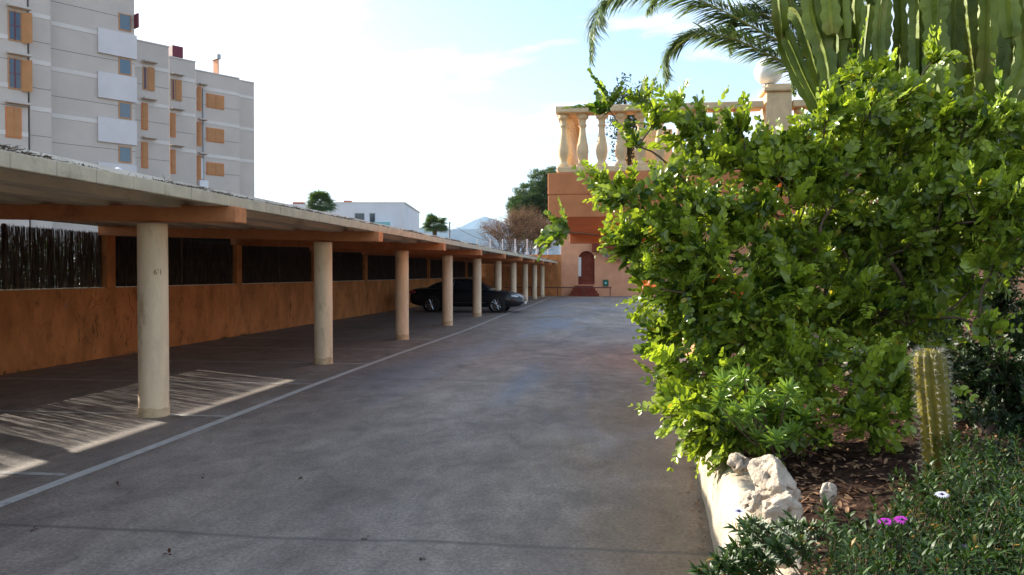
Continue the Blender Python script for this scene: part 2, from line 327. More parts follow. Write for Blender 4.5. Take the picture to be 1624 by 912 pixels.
class Scatter:
    """many small copies of one template in a single mesh, with a random 'var' per copy"""
    def __init__(s, verts, faces): s.v = np.array(verts, float); s.f = faces; s.P = []; s.A = []; s.V = []
    def add(s, pos, axis, nor, sx, sy, sz=1., var=None):
        axis = np.array(axis, float); axis /= np.linalg.norm(axis)+1e-9; nor = np.array(nor, float); nor = nor-axis*nor.dot(axis); nor /= np.linalg.norm(nor)+1e-9
        s.P.append(pos); s.A.append((np.cross(axis, nor)*sx, axis*sy, nor*sz*sy)); s.V.append(rng.random() if var is None else var)
    def mesh(s, name):
        P = np.array(s.P); A = np.array(s.A); n = len(P); k = len(s.v)
        co = P[:, None, :]+np.einsum('vi,nij->nvj', s.v, A)
        me = bpy.data.meshes.new(name); me.vertices.add(n*k); me.vertices.foreach_set('co', co.astype('f').ravel())
        li = []; st = []; tot = []; c = 0
        for f in s.f: li += f; st.append(c); tot.append(len(f)); c += len(f)
        li = (np.array(li)[None]+np.arange(n)[:, None]*k).ravel(); st = (np.array(st)[None]+np.arange(n)[:, None]*c).ravel(); tot = np.tile(tot, n)
        me.loops.add(len(li)); me.loops.foreach_set('vertex_index', li.astype('i'))
        me.polygons.add(len(st)); me.polygons.foreach_set('loop_start', st.astype('i')); me.polygons.foreach_set('loop_total', tot.astype('i'))
        at = me.attributes.new('var', 'FLOAT', 'POINT'); at.data.foreach_set('value', np.repeat(np.array(s.V, 'f'), k))
        me.update(calc_edges=True); me.validate(); return me
    def obj(s, name, m, parent=None, smooth=True): return link(name, s.mesh(name), m, parent, smooth)
# leaf templates: x across, y along, z normal
LEAF = ([(0, 0, 0), (-.24, .22, .06), (-.34, .55, .07), (-.2, .85, .03), (0, 1, -.06), (.2, .85, .03), (.34, .55, .07), (.24, .22, .06), (0, .3, -.03), (0, .7, -.03)],
        [(0, 8, 1), (1, 8, 9, 2), (2, 9, 3), (3, 9, 4), (0, 7, 8), (7, 6, 9, 8), (6, 5, 9), (5, 4, 9)])
BLADE = ([(0, 0, 0), (-.5, .35, .1), (.5, .35, .1), (-.35, .7, .02), (.35, .7, .02), (0, 1, -.15)], [(0, 2, 1), (1, 2, 4, 3), (3, 4, 5)])
TRI = ([(-.5, 0, 0), (.5, 0, 0), (0, 1, 0)], [(0, 1, 2)])
def rv(): 
    v = rng.normal(size=3); return v/np.linalg.norm(v)

# ------------------------------------------------------------------ ground, lane, markings
def sheet(name, m, pts, z):
    b = B(); b.faces.new([b.verts.new((x, y, z)) for x, y in pts]); o = fin(b, name, m)
    if o.data.polygons[0].normal.z < 0: o.data.flip_normals()
    return tag(o, kind='structure')
sheet('ground', M['earth'], [(-17000, -1400), (17000, -1400), (17000, 17000), (-17000, 17000)], -.02)
sheet('parking_lane', M['tarmac'], [(-9.7, -9), (9, -9), (9, 57.4), (-9.7, 57.4)], 0)
b = B()
for i in range(30):                       # long edge line, slightly wandering
    y0, y1 = -6+i*2.12, -6+(i+1)*2.12
    def lx(y): return -4.30+.05*math.sin(y*.35)-.05*max(0, (y-20)/40)
    b.faces.new([b.verts.new(p) for p in ((lx(y0)-.055, y0, .004), (lx(y0)+.055, y0, .004), (lx(y1)+.055, y1, .004), (lx(y1)-.055, y1, .004))])
bmesh.ops.remove_doubles(b, verts=b.verts[:], dist=.001)
tag(fin(b, 'edge_line_marking', M['paint']), kind='structure')
M['fpaint'] = mat('faded_bay_paint', (.46, .44, .41), .85, .2, 9, .1, 90, .2, blot=(.22, .2, .18), blotscale=3)
for i in range(21):
    y = 5.82+i*2.635
    sheet('bay_line_marking', M['fpaint'], [(-9.5, y-.04), (-4.36, y-.04), (-4.36, y+.04), (-9.5, y+.04)], .0035)

def kx0(y): return float(np.interp(y, [2.5, 4.6, 6.7, 9.1, 12.9], [.54, .56, .66, .70, .86]))
# small dark clods and leaves on the lane
ls = Scatter(*LEAF)
for i in range(90):
    x = random.uniform(-9, .6); y = random.uniform(3, 30)
    ls.add((x, y, .008), (random.uniform(-1, 1), random.uniform(-1, 1), .1), (0, 0, 1), .012, random.uniform(.012, .028))
for x, y in ((186, 771), (477, 759), (320, 758), (668, 888), (580, 856), (55, 842), (268, 880)):
    p = gz(x, y); 
    for k in range(3): ls.add((p[0]+random.uniform(-.01, .01), p[1], .01), rv(), (0, 0, 1), .03, .03, var=.0)
for i in range(260):
    y = random.uniform(3, 13.5); x = kx0(y)-.03-abs(random.gauss(0, .05))
    ls.add((x, y, .01), (random.uniform(-1, 1), random.uniform(-1, 1), .2), (0, 0, 1), .018, random.uniform(.015, .035))
tag(ls.obj('fallen_leaves', M['litter']), 'scattered dry leaves and crumbs on the grey lane', 'leaf litter', kind='stuff')

# ------------------------------------------------------------------ mountains
def ridge(name, dist, prof, base=0, seed=0):
    # prof: list of (x_px, y_px) of the skyline
    b = B(); rows = []; xs = np.linspace(prof[0][0], prof[-1][0], 90)
    for x in xs:
        y = np.interp(x, [p[0] for p in prof], [p[1] for p in prof]); y += 1.1*noise.noise(Vector((x*.045, seed, 0)))+.5*noise.noise(Vector((x*.16, seed, 2)))
        p = O+ray(x, y)*dist; row = []
        for k, (f, dd) in enumerate(((0, -.16), (.35, -.12), (.7, -.05), (1, 0), (.6, .08), (0, .16))):
            q = np.array([p[0], p[1], 0])*(1+dd); q[2] = max(0, p[2])*f*(1+.12*noise.noise(Vector((x*.05, k*1.7, seed))))*(1 if k != 3 else 1)-3
            if k == 3: q[2] = p[2]
            row.append(b.verts.new(q))
        rows.append(row)
    for a, c in zip(rows, rows[1:]):
        for k in range(5): b.faces.new((a[k], c[k], c[k+1], a[k+1]))
    return tag(fin(b, name, M['hill'], smooth=True), kind='structure')
ridge('hills', 7000, [(-300, 395), (200, 385), (560, 362), (640, 359), (700, 364), (760, 363), (820, 366), (900, 372), (1300, 380), (1900, 400)], seed=1)
ridge('mountain', 13500, [(690, 372), (735, 358), (752, 349), (768, 343), (785, 348), (800, 354), (830, 366), (870, 375)], seed=5)

# ------------------------------------------------------------------ carport
COLY = [8.4+5.27*i for i in range(-2, 10)]
cp = empty('carport', (-5.2, 8.4, 0), 'long open carport with round cream columns and terracotta beams along the left of the lane', 'carport')
for i, y in enumerate(COLY):
    b = B(); n = 26; H = 2.17
    prof = [(.166, 0), (.166, .02), (.163, .06), (.1625, .5), (.1625, 1.2), (.161, 2.1), (.162, H)]
    lathe(b, prof, -5.2, y, n); c = fin(b, 'column', M['column'], cp, smooth=False)
    for p in c.data.polygons: p.use_smooth = abs(p.normal.z) < .5
    b = B(); h = .10+.05*random.random(); m_ = 26
    rings = []
    for zf in (0, 1):
        rings.append([b.verts.new((-5.2+.169*math.cos(2*math.pi*k/m_), y+.169*math.sin(2*math.pi*k/m_), .001 if zf == 0 else h+.04*noise.noise(Vector((k*.6, i*3.1, 0))))) for k in range(m_)])
    for k in range(m_): b.faces.new((rings[0][k], rings[0][(k+1) % m_], rings[1][(k+1) % m_], rings[1][k]))
    b.faces.new(rings[1])
    st = fin(b, 'stained_foot', M['colstain'], c, smooth=False)
    # beam rises slightly towards the fence
    b = B(); box(b, -9.82, -4.12, y-.17, y+.09, 2.17, 2.345)
    for v in b.verts:
        if v.co.x < -9: v.co.z += .17; v.co.y += .55
    fin(b, 'beam', M['beam'], cp, bevel=.008)
# roof: channel sheets running along the lane, resting on the beams
prof = []; x = -4.28
ztop = lambda x: 2.448+(-4.28-x)/5.6*.19
pit = .92
while x > -9.1:
    for dx_, dz in ((0, 0), (.10, .06), (.46, .06), (.52, -.10), (.80, -.10), (.86, .06)): prof.append((x-dx_, ztop(x)+dz))
    x -= pit
b = B(); ys = [-9]+[y-.04 for y in COLY]+[57.0]
for k, (ya, yb) in enumerate(zip(ys, ys[1:])):
    za = .004*(k % 2)
    up = [[b.verts.new((px, yy, pz+dz+za)) for px, pz in prof] for yy, dz in ((ya, 0), (yb+.03, 0), (ya, .03), (yb+.03, .03))]
    for i in range(len(prof)-1):
        b.faces.new((up[0][i], up[1][i], up[1][i+1], up[0][i+1])); b.faces.new((up[2][i], up[2][i+1], up[3][i+1], up[3][i]))
        b.faces.new((up[0][i], up[0][i+1], up[2][i+1], up[2][i])); b.faces.new((up[1][i], up[3][i], up[3][i+1], up[1][i+1]))
rf = fin(b, 'roof', M['roof'], cp)
boxo('sun_stop_board', M['fascia'], rf, -9.99, -9.84, -9, 57, 2.545, 2.76)  # board added below the roof's back edge to narrow the sun strip
b = B(); y = -9.0; kk = 0                 # edge: short concrete lengths with joints
while y < 57:
    L = random.uniform(.40, .52); o = random.uniform(-.002, .003)
    box(b, -4.30, -4.20+o, y, min(y+L-.006, 57.1), 2.347+random.uniform(-.002, .002), 2.465+random.uniform(-.003, .003)); y += L
f = fin(b, 'roof_edge', M['fascia'], rf, bevel=.006)
b = B(); box(b, -4.29, -4.215, -9, 57, 2.352, 2.455); fin(b, 'joint_filler', M['slate'], rf)
s = Scatter(*TRI)                          # dead pine needles and twigs heaped along the roof edge
for i in range(26000):
    y = random.uniform(-1, 57)**1.0; hgt = max(0, .03+.07*noise.noise(Vector((y*.7, 0, 0)))+.035*noise.noise(Vector((y*2.6, 4, 0))))
    x = -4.235-abs(random.gauss(0, .07)); z = 2.46+random.random()*hgt
    s.add((x, y, z), (random.gauss(.05, .5), random.gauss(0, 1), random.gauss(-.05, .16)), rv(), random.uniform(.006, .014), random.uniform(.02, .075))
d = s.obj('dead_twig_litter', M['straw'], rf); d['kind'] = 'stuff'

# left boundary wall, posts, brushwood
wl = empty('boundary_wall', (-9.8, 20, 0), 'low orange rendered wall with square posts behind the parking bays', 'wall')
b = B(); ny = 130; nz_ = 8
def wz(k, y): return k/nz_*(1.335+.004*math.sin(y*1.3))
grid = [[b.verts.new((-9.70+.012*noise.noise(Vector((0, y*.6, k*.4))), y, wz(k, y))) for k in range(nz_+1)] for y in np.linspace(-9, 57.2, ny)]
for g0, g1 in zip(grid, grid[1:]):
    for k in range(nz_): b.faces.new((g0[k], g0[k+1], g1[k+1], g1[k]))
    t0, t1 = b.verts.new((-9.9, g0[-1].co.y, 1.335)), b.verts.new((-9.9, g1[-1].co.y, 1.335)); b.faces.new((g0[-1], t0, t1, g1[-1]))
    b0, b1 = b.verts.new((-9.9, g0[-1].co.y, 0)), b.verts.new((-9.9, g1[-1].co.y, 0)); b.faces.new((t0, b0, b1, t1))
fin(b, 'wall_face', M['owall'], wl)
POSTY = [8.96+5.27*i for i in range(-2, 10)]
for y in POSTY: boxo('post', M['beam'] if False else M['owall'], wl, -9.86, -9.66, y-.14, y+.13, 1.33, 2.345, .008)
for y in [p for p in POSTY]: boxo('coping_edge', M['fascia'], wl, -9.93, -9.70, y+.14, y+5.27-.15, 1.337, 1.352)
b = B()
for i in range(70):                        # old plant scars and scuffs on the render
    if i < 34: px_, py_ = random.uniform(125, 250), random.uniform(468, 560)
    else: px_, py_ = random.uniform(0, 480), random.uniform(465, 560)
    p = gx(px_, py_, -9.69)
    if not .08 < p[2] < 1.25: continue
    a = random.gauss(1.1, .5); L = random.uniform(.04, .30 if i < 34 else .10); cvt = random.gauss(0, .5)
    pts = [(-9.692+.012*noise.noise(Vector((0, (p[1]+L*t*math.cos(a+cvt*t))*.6, 0))), p[1]+L*t*math.cos(a+cvt*t), p[2]+L*t*math.sin(a+cvt*t)) for t in np.linspace(0, 1, 6)]
    tube(b, pts, lambda t: random.uniform(.002, .005)*(1-abs(2*t-1)*.6)+.001, 4)
fin(b, 'scuff_marks', M['bark'], wl)
fe = empty('brushwood_fence', (-9.8, 20, 1.35), 'dark brushwood screen of thin upright twigs above the orange wall', 'fence')
for pi, y0 in enumerate(POSTY[:-1]):
    ya, yb = y0+.10, y0+5.27-.12
    dens = 400 if y0 < 14 else 200 if y0 < 30 else 110
    s = Scatter([(-.5, 0, 0), (.5, 0, 0), (0, 0, .9), (-.4, .5, .3), (.6, .5, .3), (.1, .5, 1.2), (-.3, 1, 0), (.3, 1, 0), (0, 1, .6)],
                [(0, 1, 4, 3), (1, 2, 5, 4), (2, 0, 3, 5), (3, 4, 7, 6), (4, 5, 8, 7), (5, 3, 6, 8)])
    n = int((yb-ya)*dens)
    for i in range(n):
        y = ya+(yb-ya)*random.random(); dn = noise.noise(Vector((y*6, pi, 0)))
        if random.random() < .16+dn*.3: continue
        hh = 1.035+random.gauss(0, .012); t = random.gauss(0, .035); r = random.uniform(.004, .0095)
        s.add((-9.83+random.gauss(0, .026), y, 1.34+random.random()*.03), (0, t, 1), (1, 0, 0), r, hh, r/hh)
    s.obj('twig_panel', M['brush'], fe)
    if y0 > 14:
        zt_ = 2.60
        boxo('sun_blocking_backing', M['sun_sheet'], fe, -9.895, -9.885, ya-.09, yb+.11, 1.353, zt_)  # opaque sheet added to keep sun out of the farther bays
    b = B()
    for zz in (1.46, 1.85, 2.24): cyl(b, (-9.80, ya, zz), (-9.80, yb, zz), .003, n=5)
    for yy in (ya+.03, ya+2.62, yb-.03): cyl(b, (-9.80, yy, 1.35), (-9.80, yy, 2.42), .03, n=8)
    fin(b, 'support_rods', M['brush'], fe)

hg = empty('added_dark_hedge', (-15.5, 20, 0), 'dark hedge added beyond the brushwood screen to darken its gaps', 'hedge')  # added to hide the bright ground seen between the twigs
s = Scatter(*LEAF)
for i in range(16000):
    y = random.uniform(12, 34); z = random.random()*2.55; s.add((-15.4+random.gauss(0, .12)+.25*noise.noise(Vector((y, z, 0))), y, z+.1*noise.noise(Vector((y*1.5, 0, 0)))), rv(), rv()+np.array((1., -.3, .3)), .09, .12)
s.obj('foliage', M['darkleaf'], hg)
b = B()
for y in np.linspace(12, 34, 60): tube(b, spline([(-15.6, y, 0), (-15.6+random.gauss(0, .1), y+random.gauss(0, .2), 1.2), (-15.5, y+random.gauss(0, .3), 2.3)], 5), lambda t: .03-.02*t, 5)
fin(b, 'stems', M['bark'], hg)
# weeds at the foot of the wall
s = Scatter(*BLADE)
for (px, py) in ((355, 531), (387, 527), (2, 593), (35, 588), (205, 562)):
    p = gx(px, py, -9.62); n = 26 if px in (355, 387) else 9
    for i in range(n): s.add((-9.6+random.gauss(0, .03), p[1]+random.gauss(0, .12), 0), (random.gauss(0, .5), random.gauss(0, .5), .7), rv(), .012, random.uniform(.04, .11))
tag(s.obj('weeds', M['daisy']), 'small green weeds at the foot of the orange wall', 'weeds', kind='stuff')

def text(name, body, size, m, parent, loc, rot, ext=.0006):
    cu = bpy.data.curves.new(name, 'FONT'); cu.body = body; cu.size = size; cu.extrude = ext; cu.align_x = 'CENTER'
    o = bpy.data.objects.new('tmp', cu); C.objects.link(o); bpy.context.view_layer.update()
    me = bpy.data.meshes.new_from_object(o.evaluated_get(bpy.context.evaluated_depsgraph_get())); bpy.data.objects.remove(o)
    me.transform(Matrix.Translation(loc) @ rot); me.name = name
    return link(name, me, m, parent)
def wraptext(body, y):                    # number stencilled on a column, bent round its face
    ang = math.atan2(0-y, 0+5.2)+.33
    rot = Matrix.Rotation(ang+math.pi/2, 4, 'Z') @ Matrix.Rotation(math.pi/2, 4, 'X')
    o = text('stencilled_number', body, .085, M['ink'], None, (-5.2, y, 1.60), rot)
    for v in o.data.vertices:
        d = Vector((v.co.x+5.2, v.co.y-y)); ca = Vector((math.cos(ang), math.sin(ang))); tt = Vector((-ca.y, ca.x)); u = d.dot(tt)/.163
        a2 = ang+u; v.co.x = -5.2+.1642*math.cos(a2); v.co.y = y+.1642*math.sin(a2)
    return o
cols = [o for o in cp.children if o.name.startswith('column')]
cols.sort(key=lambda o: sum(v.co.y for v in o.data.vertices))
for i, y in enumerate(COLY[2:6]):
    o = wraptext("6'1" if i == 0 else '%d' % (7+i*2) if False else "6'1", y) if i == 0 else None
    if o is not None:
        o.parent = cols[2+i]; o.data.transform(Matrix.Translation(-cp.location))
p = gx(105, 486, -9.68)
text('chalked_number', '5', .16, M['chalk'], wl, (-9.684, p[1], p[2]-.05), Matrix.Rotation(math.pi/2, 4, 'Z') @ Matrix.Rotation(math.pi/2, 4, 'X'))

# ------------------------------------------------------------------ building at the end of the lane
EY = 57.3
eb = empty('peach_building', (0, EY, 0), 'peach rendered building with arched doorway closing the far end of the lane', 'building')
def arch_wall(parent):
    b = B(); al, ar = gy(917, 430, EY)[0], gy(943, 430, EY)[0]; zs = .82; zt = gy(930, 398, EY)[2]; r = (ar-al)/2; zc = zt-r
    pts = [(-3.95, 0), (9, 0), (9, 6.2), (-3.95, 6.2)]
    outer = [b.verts.new((x, EY, z)) for x, z in pts]
    inner = [(al, zs), (ar, zs)]+[((al+ar)/2+r*math.cos(t), zc+r*math.sin(t)) for t in np.linspace(0, math.pi, 13)]
    iv = [b.verts.new((x, EY, z)) for x, z in inner]
    # fan the wall face round the opening
    bl, br, tr, tl = outer; a = iv
    b.faces.new((bl, br, a[1], a[0])); b.faces.new((br, tr, a[2], a[1])); 
    for k in range(2, 8): b.faces.new((tr, a[k+1], a[k]))
    b.faces.new((tr, tl, a[8]))
    for k in range(8, 14): b.faces.new((tl, a[k+1], a[k]))
    b.faces.new((tl, bl, a[0], a[14]))
    bk = [b.verts.new((x, EY+.45, z)) for x, z in inner]
    for k in range(15): b.faces.new((iv[k], iv[(k+1) % 15], bk[(k+1) % 15], bk[k]))
    return fin(b, 'wall', M['peach'], parent), (al, ar, zs, zt)
wf, (al, ar, zs, zt) = arch_wall(eb)
boxo('door', M['dred'], eb, al-.05, ar+.05, EY+.44, EY+.5, zs, zt+.05)
boxo('door_jamb', M['band'], eb, al+.003, al+.20, EY+.02, EY+.43, zs+.6, zt-.45)
b = B()
for k in range(3): box(b, al+.02, ar-.02, EY+.06+k*.12, EY+.44, zs+k*.2, zs+(k+1)*.2-.002)
fin(b, 'upper_steps', M['dred'], eb, .01)
sx0, sx1 = gy(903, 468, EY-.6)[0], gy(950, 468, EY-.6)[0]
b = B()
for k in range(4): box(b, sx0+.12*k, sx1-.14*k, EY-.95+k*.22, EY-.003, k*.19, (k+1)*.19-.002)
fin(b, 'front_steps', M['dred'], eb, .015)
boxo('side_wall', M['owall'], eb, -9.9, -3.95, EY, EY+.3, 0, 2.98)
cx0, cx1 = gy(939, 392, EY-.5)[0], gy(1015, 392, EY-.5)[0]
boxo('door_canopy', M['dred'], eb, cx0, cx1, EY-.7, EY-.002, gy(939, 399, EY)[2], gy(939, 387, EY)[2], .01)
boxo('canopy_edge', M['fascia'], eb, cx0-.02, cx1, EY-.75, EY-.002, gy(939, 387, EY)[2]+.002, gy(939, 385.5, EY)[2]+.03)
wx0, wx1 = gy(957, 400, EY)[0], gy(966, 400, EY)[0]
wn = boxo('window', M['band'], eb, wx0, wx1, EY-.04, EY-.003, gy(957, 407.5, EY)[2], gy(957, 400, EY)[2])
boxo('pane', M['windark'], wn, wx0+.08, wx1-.05, EY-.05, EY-.042, gy(957, 407, EY)[2], gy(957, 401, EY)[2])
b = B(); box(b, gy(968, 408, EY-.6)[0], gy(1020, 408, EY-.6)[0], EY-.6, EY-.003, gy(968, 412, EY)[2], gy(968, 405, EY)[2]); fin(b, 'tiled_awning', M['brick'], eb, .01)
gb = empty('green_sign_box', (gy(960, 449, EY)[0], EY-.1, 1.2), 'small dark green box with a pale emblem on the peach end wall', 'sign box')
x0, x1 = gy(956.5, 449, EY)[0], gy(965, 449, EY)[0]; z0, z1 = gy(960, 454, EY)[2], gy(960, 443.5, EY)[2]
boxo('box', M['green'], gb, x0, x1, EY-.14, EY-.003, z0, z1, .01); c_ = ((x0+x1)/2, (z0+z1)/2)
b = B(); cyl(b, (c_[0], EY-.141, c_[1]), (c_[0], EY-.155, c_[1]), .075, n=14); fin(b, 'emblem', M['turq'], gb)
hr = empty('handrail', (gy(900, 456, EY-1)[0], EY-1.1, 0), 'thin dark brown rail running across the foot of the end wall', 'handrail')
hx0, hx1 = gy(800, 456, EY-1.1)[0], gy(970, 456, EY-1.1)[0]; hz = gy(900, 456, EY-1.1)[2]
b = B(); cyl(b, (hx0, EY-1.1, hz), (hx1, EY-1.1, hz), .035, n=8); fin(b, 'rail', M['darkrail'], hr)
for x in np.linspace(hx0+.1, hx1-.1, 5): b = B(); cyl(b, (x, EY-1.1, 0), (x, EY-1.1, hz), .03, n=8); fin(b, 'upright', M['darkrail'], hr)

# ------------------------------------------------------------------ terrace with balustrade
TY, TYB, TX = 13.0, 18.6, -1.12
tb = empty('terrace', (3, TY, 0), 'orange rendered raised terrace with pale stone balustrade crossing behind the bush', 'terrace')
b = B(); box(b, TX, 10, TY, TYB, 2.90, 3.25); fin(b, 'deck', M['terra'], tb, .01)
b = B(); box(b, TX+.004, 10, TY+.006, TYB, 2.53, 2.885); fin(b, 'lower_band', M['terra'], tb, .008)
b = B(); box(b, TX+.02, 10, TY+.014, TYB, 2.88, 2.905); fin(b, 'groove', M['beam'], tb)
b = B(); box(b, TX+.03, 10, TYB+.003, TYB+.35, 2.32, 3.2); fin(b, 'rear_beam', M['terra'], tb, .01)
b = B(); box(b, 1.35, 10, TY+.25, TYB-.1, 0, 2.529); fin(b, 'supporting_wall', M['peach'], tb)
b = B(); box(b, TX+.14, 10, TY+.04, TY+.36, 3.252, 3.36); fin(b, 'plinth', M['cast'], tb, .02)
b = B(); box(b, TX+.14, TX+.46, TY+.362, TYB, 3.252, 3.36); fin(b, 'side_plinth', M['cast'], tb, .02)
b = B(); box(b, TX+.12, 2.30, TY+.03, TY+.37, 4.235, 4.345); fin(b, 'handrail_top', M['cast'], tb, .018, seg=2)
b = B(); box(b, 2.74, 10, TY+.03, TY+.37, 4.235, 4.345); fin(b, 'handrail_top', M['cast'], tb, .018, seg=2)
b = B(); box(b, TX+.12, TX+.46, TY+.372, TYB, 4.235, 4.345); fin(b, 'side_handrail_top', M['cast'], tb, .018, seg=2)
bprof = [(.10, 0), (.10, .05), (.075, .07), (.06, .10), (.085, .17), (.098, .25), (.092, .34), (.07, .45), (.052, .56), (.046, .64), (.055, .665), (.075, .685), (.055, .70), (.05, .74), (.06, .78), (.09, .80), (.095, .815), (.095, .875)]
def bal_mesh():
    b = B(); lathe(b, bprof, 0, 0, 14); bmesh.ops.recalc_face_normals(b, faces=b.faces[:]); me = bpy.data.meshes.new('baluster'); b.to_mesh(me); b.free()
    me.materials.append(M['cast'])
    for p in me.polygons: p.use_smooth = abs(p.normal.z) < .8
    return me
bm_ = bal_mesh()
def bal(x, y):
    o = bpy.data.objects.new('baluster', bm_); C.objects.link(o); o.parent = tb; o.location = (x-tb.location[0], y-tb.location[1], 3.36)
x = gy(894, 220, TY+.2)[0]; xs_ = []
while x < 8: xs_.append(x); x += .313
for x in xs_:
    if not 2.2 < x < 2.8: bal(x, TY+.2)
y = TY+.2+.3
while y < TYB: bal(TX+.29, y); y += .25
px0, px1 = 2.33, 2.72
b = B(); box(b, px0, px1, TY+.0, TY+.4, 3.362, 4.47); fin(b, 'lamp_pillar', M['cast'], tb, .012)
b = B(); box(b, px0-.05, px1+.05, TY-.05, TY+.45, 4.472, 4.54); box(b, px0+.01, px1-.01, TY+.01, TY+.39, 4.542, 4.60); fin(b, 'pillar_cap', M['cast'], tb, .015)
lc = gy(1219, 113, TY+.2)
lp = empty('globe_lamp', (lc[0], TY+.2, 4.60), 'white opal globe lamp on the stone pillar of the balustrade', 'lamp')
b = B(); bmesh.ops.create_uvsphere(b, u_segments=24, v_segments=16, radius=.225, matrix=Matrix.Translation((lc[0], TY+.2, lc[2]))); fin(b, 'globe', M['globe'], lp, smooth=True)
b = B(); lathe(b, [(.10, 0), (.10, .015), (.03, .03), (.022, .07), (.06, .085), (.10, .10), (.10, .125)], lc[0], TY+.2, 16, 4.601); fin(b, 'lamp_holder', M['metal'], lp)
a_, c_ = gy(992, 260, 17.2), gy(1040, 205, 17.2)
boxo('low_back_wall', M['bounce_yellow'], tb, a_[0], c_[0]+.35, 17.2, 17.5, 3.252, c_[2], .01)  # wall coloured yellow to stand for the light reflected onto it
# shrub standing on the terrace
def blobplant(name, label, cat, blobs, n, mtl, leaf, size, trunk=None, base=None, tr=.04, group=None, tmpl=LEAF, clump=26, csz=.3):
    root = empty(name, base, label, cat, group)
    s = Scatter(*tmpl); bb = B(); hubs = []
    tot = sum(bl[3]*bl[4]*bl[5] for bl in blobs)
    for (cx, cy_b, cz, rx, ry, rz) in blobs:
        k = max(1, int(n*rx*ry*rz/tot/clump))
        for i in range(k):
            d = rv()*rng.random()**.45; c = np.array((cx, cy_b, cz))+d*(rx, ry, rz); hubs.append(c)
            for j in range(clump):
                q = c+rv()*csz*rng.random()**.5*min(rx, ry, rz); ax = (q-c)+rv()*.3*csz; ax[2] += .1*csz
                s.add(q, ax, rv()+np.array((0, 0, .8)), size*random.uniform(.7, 1.2)*leaf, size*random.uniform(.7, 1.25))
    s.obj('foliage', mtl, root)
    if trunk:
        top = np.array(trunk)
        tube(bb, spline([base, (np.array(base)+top)/2+(.04, 0, 0), top], 8), lambda t: tr*(1-.5*t), 8)
        for h in hubs[::max(1, len(hubs)//40)]:
            st_ = np.array(base)+(top-np.array(base))*random.uniform(.4, 1)
            tube(bb, spline([st_, (st_+h)/2+rv()*.08*np.linalg.norm(h-st_), h], 6), lambda t: tr*.3*(1-.7*t), 5)
        fin(bb, 'trunk', M['bark'], root)
    return root
c = gy(995, 180, 14.8)
blobplant('terrace_shrub', 'dark rounded shrub standing on the terrace behind the balusters', 'shrub',
          [(c[0]-.28, 14.8, c[2]+.28, .16, .16, .2), (c[0]+.02, 14.8, c[2]+.42, .2, .2, .26), (c[0]+.3, 14.8, c[2]+.36, .18, .18, .2), (c[0]+.02, 14.8, c[2]-.1, .42, .3, .5), (c[0], 14.8, c[2]-.6, .3, .3, .4)],
          2600, M['darkleaf'], .5, .07, trunk=(c[0], 14.8, c[2]), base=(c[0], 14.8, 3.25), clump=14, csz=.5)

